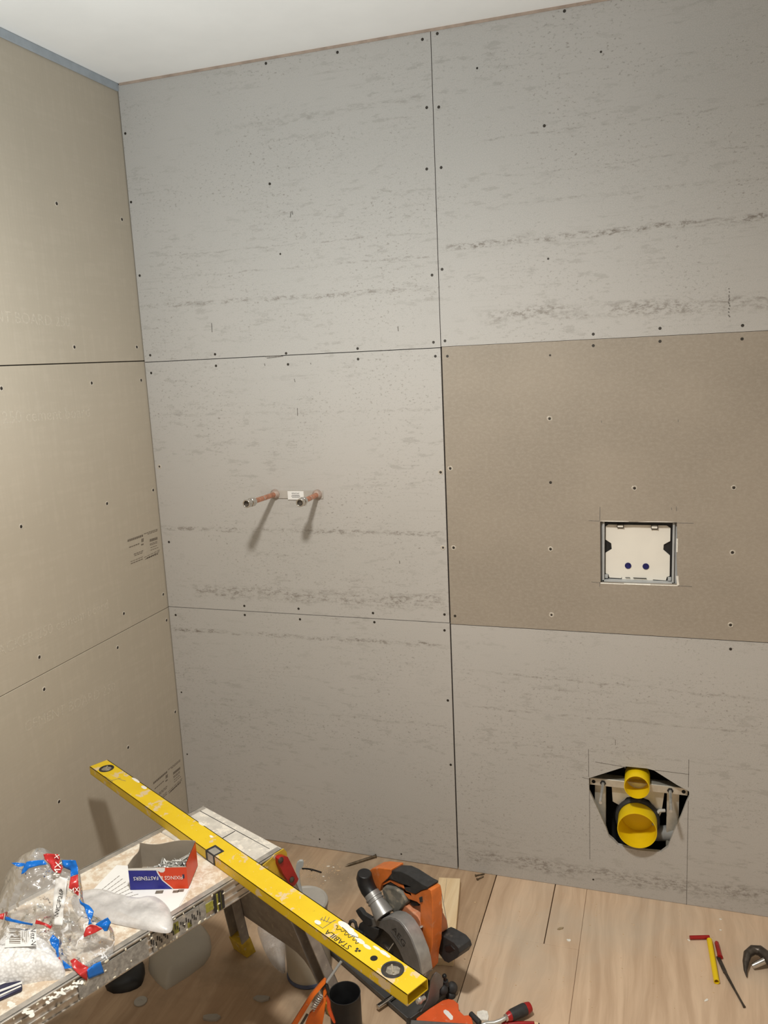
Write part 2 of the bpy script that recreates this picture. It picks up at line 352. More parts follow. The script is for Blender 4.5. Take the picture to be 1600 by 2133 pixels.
M = dict(
    dirty_shaded_floor=floor_mat('dirty_shaded_plywood', .74), board=board_mat(), brown=brown_board_mat(), lboard=left_board_mat(), floor=floor_mat(), deck=ply_top_mat(), yellow=yellow_level_mat(), pine=wood_mat(), pellets=pellets_mat(),
    ceiling=simple('matt_white_plaster', (.86, .85, .83), .9, var=.02, scale=6, bump=.1),
    plain=simple('plain_plaster', (.74, .71, .66), .9, var=.03, scale=4),
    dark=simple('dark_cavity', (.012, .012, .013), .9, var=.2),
    edge=simple('raw_board_edge', (.40, .31, .25), .9, var=.15),
    tape=simple('blue_grey_sealant', (.36, .40, .44), .7, var=.06, scale=40),
    screw=simple('dark_screw', (.05, .043, .036), .5, .5, var=.3, scale=400),
    dimple=simple('raised_filler_rim', (.52, .47, .40), .9, var=.1, scale=200),
    chrome=simple('chrome', (.62, .60, .57), .14, 1, var=.05),
    zinc=simple('zinc_steel', (.56, .55, .52), .32, .55, var=.12, scale=60),
    zincplate=simple('galvanised_plate', (.60, .57, .50), .45, .55, var=.1, scale=40),
    greyplas=simple('grey_plastic', (.30, .30, .29), .5, var=.08, scale=40),
    coverwhite=simple('white_cover_plastic', (.80, .765, .69), .5, var=.03, scale=10),
    framegrey=simple('grey_frame_plastic', (.42, .43, .43), .45, var=.06, scale=40),
    black=simple('black_plastic', (.014, .014, .015), .42, var=.3, scale=30),
    blue=simple('dark_blue_plastic', (.012, .013, .10), .3, var=.25, scale=60),
    ycap=simple('yellow_cap_plastic', (.80, .56, .006), .38, var=.03, scale=20),
    copper=simple('copper', (.62, .30, .20), .42, .75, var=.2, scale=70),
    soil=simple('worn_copper_collar', (.42, .33, .28), .6, .2, var=.2, scale=80),
    white=simple('white_paper', (.80, .79, .77), .7, var=.03, scale=20),
    ink=simple('black_ink', (.03, .028, .027), .7, var=.1),
    faintink=simple('faded_print', (.17, .14, .11), .8, var=.25, scale=300),
    emboss=simple('pale_embossed_print', (.495, .445, .365), .8, var=.12, scale=200),
    pencil=simple('pencil_line', (.17, .155, .14), .8, var=.3, scale=200),
    plasterwhite=simple('white_plaster', (.80, .77, .70), .85, var=.1, scale=150, bump=.5),
    alu=simple('dirty_aluminium', (.47, .44, .40), .42, .55, var=.2, scale=45, dust=.35, dustcol=(.58, .52, .45)),
    legalu=simple('dull_leg_aluminium', (.34, .31, .28), .5, .35, var=.15, scale=30, dust=.15),
    capgrey=simple('dusty_grey_end_cap', (.60, .56, .50), .65, var=.12, scale=30, dust=.5, dustcol=(.78, .72, .63), dscale=55),
    legyellow=simple('worn_yellow_plastic', (.52, .35, .03), .5, var=.15, scale=50, dust=.2),
    red=simple('red_plastic', (.33, .012, .012), .3, var=.15, scale=40),
    label_yellow=simple('sticker_olive', (.30, .29, .05), .5, var=.3, scale=150),
    label_grey=simple('sticker_grey', (.30, .29, .27), .5, var=.25, scale=120, dust=.3),
    orange=simple('saw_orange', (.66, .175, .035), .42, var=.12, scale=30, dust=.22, dustcol=(.62, .30, .17)),
    salmon=simple('dusty_orange', (.62, .24, .12), .55, var=.12, scale=30, dust=.3, dustcol=(.62, .36, .24)),
    sawgrey=simple('saw_grey_metal', (.20, .195, .19), .42, .45, var=.12, scale=40),
    sawlight=simple('saw_light_grey', (.36, .355, .345), .38, .5, var=.12, scale=40),
    sawdusty=simple('dusty_dark_housing', (.15, .145, .125), .7, var=.25, scale=30, dust=.5, dustcol=(.32, .28, .22)),
    rubber=simple('dark_rubber', (.030, .030, .031), .6, var=.2, scale=60, dust=.12, dustcol=(.1, .09, .08)),
    brightorange=simple('bright_orange_paint', (.72, .145, .008), .35, var=.12, scale=30, dust=.05),
    redorange=simple('red_orange_plastic', (.74, .115, .03), .42, var=.06, scale=30, dust=.12, dustcol=(.75, .35, .22)),
    card=simple('grey_card_inside', (.36, .31, .25), .85, var=.06, scale=30),
    boxred=simple('box_red', (.70, .058, .012), .42, var=.05),
    boxblue=simple('box_blue', (.022, .024, .26), .4, var=.1),
    boxwhite=simple('box_white', (.85, .84, .80), .5, var=.03),
    tapeblue=simple('blue_tape', (.006, .155, .60), .25, var=.15, scale=30),
    tapered=simple('red_tape', (.52, .03, .03), .28, var=.12, scale=30),
    navy=simple('navy_print', (.03, .03, .07), .3, var=.3),
    tub=simple('milky_plastic', (.42, .38, .31), .4, var=.06, scale=10),
    lid=simple('grey_lid', (.36, .335, .30), .45, var=.04),
    tubblue=simple('slate_blue_rim', (.08, .10, .17), .5, var=.1),
    handlegrey=simple('pale_grey_plastic', (.42, .43, .42), .4, var=.06),
    darksteel=simple('dark_steel', (.10, .085, .072), .38, .75, var=.3, scale=60),
    brownsteel=simple('brown_steel', (.16, .125, .085), .4, .7, var=.3, scale=80),
    splat=simple('cream_plaster_splash', (.80, .76, .62), .8, var=.06, scale=100),
    sawdust=simple('pale_wood_chip', (.66, .48, .30), .8, var=.2, scale=200),
    tan=simple('brown_scrap', (.34, .26, .16), .8, var=.2, scale=200),
    film=film_mat('clear_film', .13, (.9, .9, .92), .08, .6), filmfront=film_mat('clear_film_front', .15, (.92, .92, .93), .05, .95), foam=film_mat('milky_film', .70, (.74, .715, .70), .3), bagwhite=simple('milky_bag', (.38, .345, .29), .45, var=.05, scale=8),
    window=simple('vial_window', (.24, .215, .17), .1, var=.3, scale=120, spec=.8),
)

# ------------------------------------------------------------------ the room
X1, Y1, H = 2.62, -3.02, 2.40
fl = struct(MB().box((X1 / 2, Y1 / 2, -.03), (X1 + .4, -Y1 + .4, .02)).build('floor', M['dark']))
def sheet(x0, x1, y0, y1, mt='floor'):
    return MB().box(((x0 + x1) / 2, (y0 + y1) / 2, -.01), (x1 - x0, y1 - y0, .02)).build('plywood_sheet', M[mt], fl, bevel=.0012)
g = .0012
sheet(-.05, 1.075 - g, -1.22, .09, 'dirty_shaded_floor'); sheet(-.05, 1.075 - g, -3.05, -1.223, 'dirty_shaded_floor')  # left sheets: browner and dirtier, with shade around the platform darkened into the colour
sheet(1.075 + g, 1.253 - g, -.262, .09)
sheet(1.075 + .0004, 1.345, -1.47, -.2623); sheet(1.253 + g, 1.345, -.2617, .09); sheet(1.3455, X1 + .05, -1.47, .09); sheet(1.075 + g, X1 + .05, -3.05, -1.473)

ce = struct(MB().box((X1 / 2, Y1 / 2, H + .015), (X1 + .4, -Y1 + .4, .03)).build('ceiling', M['ceiling']))
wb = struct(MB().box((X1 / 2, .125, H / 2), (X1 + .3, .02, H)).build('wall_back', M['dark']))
wl = struct(MB().box((-.03, Y1 / 2 + .04, H / 2), (.02, -Y1 + .08, H)).build('wall_left', M['dark']))
struct(MB().box((X1 + .015, Y1 / 2, H / 2), (.03, -Y1, H)).build('wall_right', M['plain']))
struct(MB().box((X1 / 2, Y1 - .015, H / 2), (X1 + .06, .03, H)).build('wall_front', M['plain']))
tr = struct(MB().box((.003, Y1 / 2, H - .011), (.006, -Y1, .022)).build('trim_1', M['tape'], None, .002))
struct(MB().box((X1 / 2 + .003, -.001, H - .003), (X1 - .012, .003, .007)).build('trim_2', M['edge']))

EX, EY, EZ = V((1, 0, 0)), V((0, 1, 0)), V((0, 0, 1))
# seam corners on the back wall, photographed
def wz(px, py): p = ony(px, py); return (p.x, p.z)
boards = {}
hole_toilet = [wz(*p) for p in zz([(165, 375), (640, 225), (900, 250), (1000, 275), (1190, 395), (1300, 465), (1450, 545), (1452, 610), (1418, 680), (1345, 870), (1260, 1050), (1180, 1260), (1090, 1325), (980, 1315), (800, 1300), (640, 1265), (540, 1235), (480, 1170), (420, 1120), (380, 1000), (240, 690), (170, 540)], 1200, 1560, 6.1538)]
hole_cistern = [wz(1250, 1086), wz(1410, 1088), wz(1411, 1130), wz(1409.5, 1160), wz(1412, 1218), wz(1330, 1216.5), wz(1251, 1214)]
def bboard(key, x0, x1, z0, z1, mat, holes=[], tilt=0):
    o = plate_holes('cement_board', [(x0, z0), (x1, z0), (x1, z1), (x0, z1)], holes, V((0, 0, 0)), EX, EZ, .012, mat, wb)
    # n = EX x EZ = -EY : front face at y=0, back at y=.012
    for v in o.data.vertices: v.co.y = .0 if v.co.y < .001 else v.co.y
    boards[key] = o; return o
s1, s2 = .9530, .9560
bboard('11', .003, s1, 1.5945, H - .004, M['board']); bboard('12', .003, s1 - .0005, .8015, 1.5925, M['board']); bboard('13', .003, s1, .002, .7995, M['board'])
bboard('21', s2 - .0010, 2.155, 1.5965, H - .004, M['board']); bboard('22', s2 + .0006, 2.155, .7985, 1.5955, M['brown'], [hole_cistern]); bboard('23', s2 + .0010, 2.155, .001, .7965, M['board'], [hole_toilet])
for i, (a, b) in enumerate(((.002, .797), (.8, 1.595), (1.598, H - .004))): bboard('3%d' % i, 2.158, X1, a, b, M['board'])
boards['22']['label'] = 'unsanded brown board'
lb = {}
for i, (a, b) in enumerate(((.002, .7975), (.799, 1.5965), (1.599, H - .004))):
    for j, (y0, y1) in enumerate(((-1.2, .012), (-2.402, -1.202), (Y1, -2.404))):
        o = MB().box((-.006, (y0 + y1) / 2, (a + b) / 2), (.012, y1 - y0, b - a)).build('cement_board', M['lboard'], wl, bevel=.001)
        lb['%d%d' % (i, j)] = o

# screws (each one a sub-part of its board)
BS = {'11': [(880, 82), (703, 109), (554, 132), (261, 278), (273, 421), (562, 383), (584, 529), (291, 574), (889, 224), (889, 352), (900, 573), (903, 713), (313, 740), (448, 738), (596, 736), (745, 726)],
      '12': [(450, 762), (600, 759), (746, 748), (907, 742), (315, 777), (332, 972), (918, 984), (352, 1129), (923, 1141), (509, 1262), (622, 1268), (777, 1277), (926, 1280)],
      '13': [(366, 1281), (510, 1281), (625, 1290), (780, 1296), (926, 1313), (378, 1442), (390, 1571), (933, 1459), (939, 1593), (666, 1748), (836, 1779)],
      '21': [(911, 70), (1176, 23), (914, 223), (919, 349), (1134, 262), (1142, 539), (921, 561), (927, 710), (1236, 696), (1375, 684), (1547, 678), (1252, 108), (994, 142)],
      '22': [(1236, 720), (1375, 711), (1546, 706), (932, 742), (1146, 740), (1145, 872), (1147, 1005), (938, 976), (945, 1141), (1147, 1144), (1322, 1017), (1529, 1016), (1526, 1151), (948, 1283), (1149, 1281), (1522, 1302)],
      '23': [(1522, 1352), (1236, 1832)]}
small = {(584, 529), (1142, 539), (1146, 740), (666, 1748), (836, 1779), (1236, 1832), (994, 142), (1252, 108), (390, 1571), (378, 1442), (1149, 1281), (332, 972), (923, 1141)}
rimmed = {(938, 976), (945, 1141), (1147, 1144), (1322, 1017), (1529, 1016), (1526, 1151), (918, 984), (923, 1141), (1149, 1281), (1145, 872), (1522, 1302), (332, 972)}
def disc(mb, c, n, r, seg=12, th=.0005, squash=1.0):
    x, y = basis(n)
    A = [mb.bm.verts.new(c + (x * math.cos(2 * PI * i / seg) + y * squash * math.sin(2 * PI * i / seg)) * r + n * th) for i in range(seg)]
    B = [mb.bm.verts.new(c + (x * math.cos(2 * PI * i / seg) + y * squash * math.sin(2 * PI * i / seg)) * r * 1.1 - n * .0004) for i in range(seg)]
    for i in range(seg):
        j = (i + 1) % seg; mb.bm.faces.new((B[i], B[j], A[j], A[i]))
    mb.bm.faces.new(A)
def ringm(mb, c, n, r0, r1, th=.0012, seg=14):
    x, y = basis(n)
    def rg(r, h): return [mb.bm.verts.new(c + (x * math.cos(2 * PI * i / seg) + y * math.sin(2 * PI * i / seg)) * r * random.uniform(.88, 1.12) + n * h) for i in range(seg)]
    R = [rg(r0, 0), rg((r0 + r1) / 2, th), rg(r1, 0)]
    for A, B in zip(R, R[1:]):
        for i in range(seg):
            j = (i + 1) % seg; mb.bm.faces.new((A[i], A[j], B[j], B[i]))
for k, L in BS.items():
    for (a, b) in L:
        p = ony(a, b); mb = MB(); disc(mb, p, V((0, -1, 0)), .0027 if (a, b) in small else .0037)
        s = mb.build('screw', M['screw'], boards[k])
        if (a, b) in rimmed:
            mb = MB(); ringm(mb, p, V((0, -1, 0)), .0035, .0075); mb.build('filler_rim', M['dimple'], boards[k])
LS = {'20': [(118, 424), (254, 457), (155, 723), (285, 723)], '10': [(3, 809), (191, 798), (294, 792), (319, 1021), (223, 1049), (44, 1097), (258, 1278), (340, 1238), (82, 1369)],
      '00': [(347, 1292), (245, 1349), (92, 1436), (267, 1557), (123, 1670), (365, 1483)]}
for k, L in LS.items():
    for (a, b) in L:
        p = onx(a, b); mb = MB(); disc(mb, p, V((1, 0, 0)), .0042); mb.build('screw', M['screw'], lb[k])
        mb = MB(); ringm(mb, p, V((1, 0, 0)), .004, .0075, .0009); mb.build('filler_rim', M['dimple'], lb[k])

# pencil lines round the two openings
def wline(mb, p, q, w=.0007, ax='y'):
    f = ony if ax == 'y' else onx
    a, b = f(*p), f(*q); n = V((0, -1, 0)) if ax == 'y' else V((1, 0, 0))
    d = (b - a).normalized(); t = d.cross(n) * w; o = n * .0003
    mb.quad(a + t + o, b + t + o, b - t + o, a - t + o)
mb = MB()
for p, q in [((1226, 1560), (1226.5, 1618)), ((1228, 1650), (1229, 1790)), ((1435, 1582), (1434, 1640)), ((1434, 1668), (1430, 1892)), ((1213, 1619), (1227, 1623)), ((1240, 1587), (1304, 1598)), ((1364, 1604), (1436, 1613)), ((1282, 1541), (1282, 1552))]: wline(mb, p, q)
mb.build('pencil_marks', M['pencil'], boards['23'])
mb = MB()
for p, q in [((1250, 1056), (1249.5, 1085)), ((1226, 1084.5), (1249, 1085.5)), ((1410, 1089.5), (1445, 1090)), ((1399, 1057), (1399.5, 1062)), ((1409, 1055), (1409.5, 1065)), ((1250, 1213), (1249, 1222)), ((1232, 1212), (1250, 1214)), ((1412, 1220), (1442, 1222)), ((1253, 876), (1253, 881)), ((1413, 874), (1413, 879))]: wline(mb, p, q)
mb.build('pencil_marks', M['pencil'], boards['22'])
mb = MB()
for p, q in [((551, 757), (552, 762)), ((647, 756), (648, 759)), ((613, 789), (615, 796)), ((619.5, 850), (620, 866)), ((832, 1168), (833, 1174))]: wline(mb, p, q, .0011)
mb.build('pencil_marks', M['pencil'], boards['12'])
mb = MB()
for p, q in [((606, 441), (605, 453)), ((608, 440), (610, 447)), ((441, 673), (442, 692)), ((829, 680), (830, 690)), ((552, 743), (585, 741)), ((556, 746), (590, 742))]: wline(mb, p, q, .0012)
mb.build('pencil_marks', M['pencil'], boards['11'])
mb = MB()
for i in range(9):
    y = 600 + i * 7; wline(mb, (1520 - i * .3 + random.uniform(-2, 2), y), (1520 + random.uniform(-2, 2), y + random.uniform(2, 6)), .0012)
mb.build('pencil_marks', M['pencil'], boards['21'])

# raw broken edge round the cistern opening
mb = MB()
for p, q, w in [((1251, 1215), (1300, 1217), .0018), ((1300, 1216.5), (1355, 1218.5), .0024), ((1355, 1218.5), (1412, 1220), .0018), ((1411, 1200), (1413, 1219), .0035), ((1411, 1122), (1410.5, 1150), .0022), ((1250, 1085.5), (1310, 1086.5), .0012), ((1330, 1087), (1411, 1087.5), .001)]:
    a, b = ony(*p), ony(*q)
    mb.tube([a + V((0, .001, 0)), (a + b) / 2 + V((0, 0, random.uniform(-.001, .001))), b + V((0, .001, 0))], w, 6)
mb.build('chipped_edge', M['plasterwhite'], boards['22'])

# pale embossed lettering and printed notes on the left wall
def lwtext(s, p0, p1, size, key, nm='embossed_lettering', mat='emboss'):
    a, b = onx(*p0), onx(*p1); r = (b - a).normalized(); u = V((1, 0, 0)).cross(r).normalized()
    text(nm, s, size, b, r, u, M[mat], lb[key], align='RIGHT', off=.0002)
lwtext('BACKER 250 cement board', (0, 872), (188, 858), .045, '10')
lwtext('CEMENT BOARD 250', (0, 660), (146, 672), .040, '20')
lwtext('BACKER 250 cement board', (0, 1356), (226, 1258), .040, '10')
lwtext('CEMENT BOARD 250', (0, 1540), (240, 1430), .040, '00')
def note_bars(dz, key):
    mb = MB(); n = V((1, 0, 0))
    for (x0, y0, x1, y1, h, brk) in [(190, 650, 770, 450, 80, 9), (800, 395, 1310, 215, 26, 6), (930, 405, 1310, 265, 26, 4), (250, 895, 640, 745, 36, 5), (700, 640, 790, 610, 130, 2), (690, 800, 800, 765, 50, 1), (1010, 640, 1300, 550, 95, 7),
                                     (1010, 775, 1300, 665, 22, 3), (1020, 815, 1300, 715, 22, 4), (1040, 905, 1290, 815, 22, 3), (1040, 1000, 1340, 890, 20, 4), (420, 1150, 780, 1010, 28, 4), (440, 1200, 760, 1080, 28, 3),
                                     (300, 1425, 770, 1235, 20, 5), (310, 1500, 770, 1310, 32, 5), (800, 1270, 1400, 975, 18, 5), (840, 1340, 1380, 1035, 22, 5), (900, 1295, 1330, 1120, 46, 6)]:
        for i in range(brk):
            f0, f1 = i / brk, (i + .82) / brk
            P = [(x0 + (x1 - x0) * f, y0 + (y1 - y0) * f) for f in (f0, f1)]
            c = [(P[0][0], P[0][1] - h / 2), (P[1][0], P[1][1] - h / 2), (P[1][0], P[1][1] + h / 2), (P[0][0], P[0][1] + h / 2)]
            q = [onx(255 + a / 17.78, 1090 + b / 17.78) + V((.0004, 0, dz)) for a, b in c]
            mb.quad(*q)
    return mb.build('printed_note', M['faintink'], lb[key])
note_bars(0, '10'); note_bars(-.8, '00')

# ------------------------------------------------------------------ shower pipes
t = thing('pipe_fixing_bar', 'grey bar with white printed label fixed flat between the two copper pipes', 'bracket', (.49, 0, 1.18))
c0, c1, c2, c3 = ony(568, 1020), ony(673, 1025), ony(673, 1043), ony(568, 1040)
mb = MB(); mb.box(((c0.x + c1.x) / 2, -.0015, 1.180), (c1.x - c0.x, .003, .025)); mb.build('bar', simple('pale_grey_bar', (.44, .41, .37), .5, var=.06), t, .0006)
a = ony(599, 1023, -.003); b = ony(633.5, 1041, -.003); tl = V(((a.x + b.x) / 2, -.0034, (a.z + b.z) / 2))
st = MB().box(tl, (b.x - a.x, .0006, a.z - b.z)).build('sticker', M['white'], t)
ts = [text('x', s, sz, tl + V((0, -.0004, dz)), EX, EZ, M['ink'], None) for s, sz, dz in (('IMPORTANT', .0046, .0064),)]
joinmesh('lettering', ts, M['ink'], st).location = -V(st.location) - V(t.location) + V((0, 0, 0))
mb = MB()
for dz, n0, n1 in ((.0012, -6, 6), (-.0024, -7, 7), (-.006, -6, 6)):
    for i in range(n0, n1): mb.box(tl + V((i * .0021 + .001, -.0004, dz)), (.0016, .0003, .0015))
o = mb.build('small_print', M['ink'], st); o.location = -V(st.location) - V(t.location)
bpy.context.view_layer.update()
for nm, bx, tx, yl in (('left', .420, (512, 1050), -.186), ('right', .559, (624, 1048), -.150)):
    base = V((bx, 0, 1.18))
    lab = 'copper pipe stub sticking out of the wall left of the white label' if nm == 'left' else 'copper pipe stub sticking out of the wall right of the white label'
    t = thing('copper_pipe', lab, 'pipe', base, 'shower pipe stubs')
    # direction: tip found from the photograph
    tip = ony(tx[0], tx[1], yl); d = (tip - base).normalized(); Lp = (tip - base).length
    at = lambda s: base + d * (Lp * s)
    MB().cyl(base, at(.84), .0075, seg=20).build('pipe', M['copper'], t)
    mb = MB(); mb.lathe([(.0155, 0), (.0155, .004), (.012, .010), (.0085, .014), (.0078, .014)], base, d, 24); mb.build('collar', M['soil'], t, .0006)
    MB().cyl(at(.44), at(.46), .0079, seg=20).build('solder_ring', M['chrome'], t)
    mb = MB(); mb.cyl(at(.76), at(.86), .0135, seg=6); mb.cyl(at(.74), at(.765), .0115, seg=18); mb.cyl(at(.86), at(.90), .0095, seg=18); mb.build('compression_nut', M['chrome'], t, .0012)
    mb = MB(); mb.cyl(at(.89), at(.985), .0118, seg=22, hollow=.0035); mb.cyl(at(.89), at(.93), .0125, seg=6, hollow=.002); mb.build('end_nut', M['chrome'], t, .0008)
    MB().cyl(at(.90), at(.93), .0085, seg=16).build('bore', M['darksteel'], t)

# ------------------------------------------------------------------ cistern access box
t = thing('cistern_access_box', 'white cistern service cover with two dark blue buttons set in a square wall opening', 'cistern access panel', (1.48, .05, .94))
zc = zz
def rz(a, b): return (1230 + a / 7.62, 1040 + b / 7.62)
xl, xr = ony(*rz(150, 800)).x, ony(*rz(1390, 800)).x; zt, zb = ony(*rz(800, 350)).z, ony(*rz(800, 1350)).z
mb = MB()
il, ir = ony(*rz(190, 800), .012).x, ony(*rz(1335, 800), .012).x; ib = ony(*rz(800, 1330), .012).z; it = ony(*rz(800, 355), .012).z + .004
w_ = .0055; dpt = .05
for (x0, x1, z0, z1) in ((il, il + w_, ib, it), (ir - w_, ir, ib, it), (il, ir, ib, ib + w_), (il, ir, it - w_, it)):
    mb.box(((x0 + x1) / 2, .010 + dpt / 2, (z0 + z1) / 2), (x1 - x0, dpt, z1 - z0))
mb.build('frame', M['framegrey'], t, .0008)
mb = MB(); mb.box(((il + ir) / 2, .062, (ib + it) / 2), (ir - il + .03, .004, it - ib + .03)); mb.build('backing', M['dark'], t)
for sx in (0, 1):
    x0, x1 = (xl - .004, il) if sx == 0 else (ir, xr + .006)
    MB().box(((x0 + x1) / 2, .032, (ib + it) / 2), (x1 - x0, .03, it - ib + .01)).build('flange', M['framegrey'], t, .001)
yc = .024
cov = zz([(240, 430), (285, 400), (1210, 415), (1272, 455), (1268, 665), (1165, 720), (1158, 800), (1262, 890), (1258, 1220), (1215, 1235), (1200, 1290), (995, 1275), (990, 1300), (500, 1270), (498, 1235), (490, 1255), (300, 1245), (285, 1190), (238, 1180), (238, 850), (338, 790), (330, 700), (238, 640)], 1230, 1040, 7.62)
poly = [(ony(*p, yc).x, ony(*p, yc).z) for p in cov]
MB().prism(poly, V((0, yc, 0)), EX, EZ, .003, -.003).build('cover_panel', M['coverwhite'], t, .0006)
MB().box(((il + ir) / 2, yc + .006, (ib + it) / 2), (ir - il, .002, it - ib)).build('dark_backplate', M['black'], t)
for a in (598, 880):
    p = ony(*rz(a, 1053 + (a - 598) * .04), yc)
    mb = MB(); mb.lathe([(.0085, 0), (.0085, .0022), (.0075, .0032), (.003, .0016), (.0001, .0016)], p + V((0, .0005, 0)), (0, -1, 0), 22); mb.build('button', M['blue'], t)
for a, b in ((477, 420), (1018, 440)):
    p = ony(*rz(a, b), yc); cl = MB().box(p + V((0, -.004, 0)), (.0145, .008, .006)).build('clip', M['coverwhite'], t, .0008)
    mb = MB(); mb.box(p + V((-.0078, -.0035, .001)), (.0016, .007, .011)); mb.box(p + V((.0078, -.0035, .001)), (.0016, .007, .011)); mb.box(p + V((0, -.002, -.0045)), (.015, .004, .003)); mb.build('clip_slot', M['black'], t)
for a, b in ((255, 1215), (1255, 1260)):
    p = ony(*rz(a, b), yc); MB().box(p + V((0, -.003, 0)), (.009, .006, .0105)).build('corner_lug', M['framegrey'], t, .001)
mb = MB(); a, b = ony(*rz(680, 1248), yc - .0035), ony(*rz(890, 1256), yc - .0035); mb.box((a + b) / 2, (b.x - a.x, .0012, .0018))
a, b = ony(*rz(555, 1242), yc - .0035), ony(*rz(630, 1245), yc - .0035); mb.box((a + b) / 2, (b.x - a.x, .0012, .0014)); mb.build('vent_slot', M['black'], t)

# ------------------------------------------------------------------ toilet frame in the low opening
t = thing('toilet_support_frame', 'galvanised toilet carrier frame with two threaded rods inside the low wall opening', 'toilet frame', (1.485, .04, .15))
yb = .022
mb = MB(); mb.box((1.4855, yb + .001, .337), (.268, .003, .0215)); mb.box((1.4855, yb + .016, .3475), (.268, .03, .002)); mb.build('cross_bar', M['zincplate'], t, .0006)
for x in (1.3625, 1.6085):
    mb = MB(); disc(mb, V((x, yb - .0006, .337)), V((0, -1, 0)), .0052, 16, .0003); mb.build('bar_hole', M['dark'], t)
for x in (1.389, 1.573):
    mb = MB()
    N = 40; mb.cyl((x, .06, .336), (x, -.086, .334), .0044, seg=14)
    mb.build('threaded_rod', M['zinc'], t)
    MB().cyl((x, yb - .001, .336), (x, yb - .003, .336), .0085, seg=6).build('rod_collar', M['black'], t)
for x, wdt in ((1.379, .030), (1.582, .032)):
    mb = MB(); mb.box((x, .05, .215), (wdt, .003, .25)); mb.box((x - wdt / 2 * (1 if x > 1.5 else -1), .065, .215), (.003, .03, .25)); mb.build('upright', M['zincplate'], t, .0005)
mb = MB(); mb.prism([(-.073, .02), (.073, .02), (.066, -.045), (.055, -.075), (.048, -.035), (.03, -.012), (0, -.004), (-.03, -.012), (-.05, -.04), (-.07, -.03)], V((1.485, .045, .300)), EX, EZ, .004); mb.build('pipe_bracket', M['zincplate'], t, .0006)
mb = MB(); mb.tube([(1.56, .04, .262), (1.545, .035, .262), (1.535, .035, .25), (1.533, .035, .225), (1.528, .036, .215)], .005, 8); mb.build('clip_arm', simple('pale_grey_clip', (.48, .47, .44), .4), t)
mb = MB(); mb.lathe([(.060, 0), (.062, .004), (.062, .028), (.058, .032), (.054, .032), (.054, 0)], (1.485, .058, .229), (0, -1, 0), 40); mb.build('pipe_collar', M['rubber'], t, .0008)
mb = MB(); mb.cyl((1.53, .075, .165), (1.60, .06, .185), .022, seg=18); mb.build('bent_pipe', M['greyplas'], t)
mb = MB(); mb.tube([(1.43, .07, .40), (1.435, .06, .38), (1.445, .06, .376), (1.45, .06, .37)], .003, 8); mb.build('spring_clip', M['greyplas'], t); mb = MB(); mb.tube([(1.535, .07, .40), (1.53, .06, .385), (1.545, .06, .372)], .003, 8); mb.build('spring_clip', M['greyplas'], t)
def cap(name, lab, c, r, y0, y1):
    t = thing(name, lab, 'pipe cap', (c[0], y0, c[1]), 'yellow pipe caps')
    mb = MB(); Lc = y0 - y1
    mb.lathe([(r * .4, .0), (r, .0), (r, Lc - .001), (r - .0004, Lc), (r - .0018, Lc), (r - .002, Lc - .001), (r - .004, .022), (r - .0085, .018), (r - .0095, .004), (.002, .004)], (c[0], y0, c[1]), (0, -1, 0), 48)
    mb.build('sleeve', M['ycap'], t, 0, 50)
    return t
cap('pipe_plug', 'small yellow cap on the flush pipe, upper of the two yellow caps', (1.4835, .362), .0345, .045, -.03)
cap('pipe_plug', 'large yellow cap on the soil pipe, lower of the two yellow caps', (1.4855, .229), .0540, .050, -.03)

# ------------------------------------------------------------------ step-up platform
TH = math.radians(23.5); D = V((math.sin(TH), math.cos(TH), 0)); S = V((D.y, -D.x, 0)); U = EZ
A = onz(425, 1678, .5); W_ = .298; LEN = 1.10
def pf(s, d, z): return V((A.x, A.y, 0)) + S * s + D * d + U * z
plat = thing('step_platform', 'plaster-splashed folding aluminium work platform with yellow feet standing on the floor', 'work platform', pf(W_ / 2, -.5, 0))
mb = MB(); mb.obox(pf(W_ / 2, -.135 - (LEN - .265) / 2, .4945), S, D, U, (W_ - .012, LEN - .265, .011)); mb.build('deck', M['deck'], plat, .0015)
for d0 in (-.134, -LEN):
    mb = MB(); mb.obox(pf(W_ / 2, d0 + .067, .4935), S, D, U, (W_ - .006, .133, .0145)); ec = mb.build('end_cap', M['capgrey'], plat, .005, seg=3)
    if d0 > -.5:
        mb = MB()
        mb.obox(pf(.014 + .10, -.022, .5009), S, D, U, (.20, .0016, .0004)); mb.obox(pf(.155, -.075, .5009), S, D, U, (.0022, .10, .0005)); mb.obox(pf(.235, -.022, .5009), S, D, U, (.08, .0012, .0004)); mb.build('groove', M['dark'], ec)
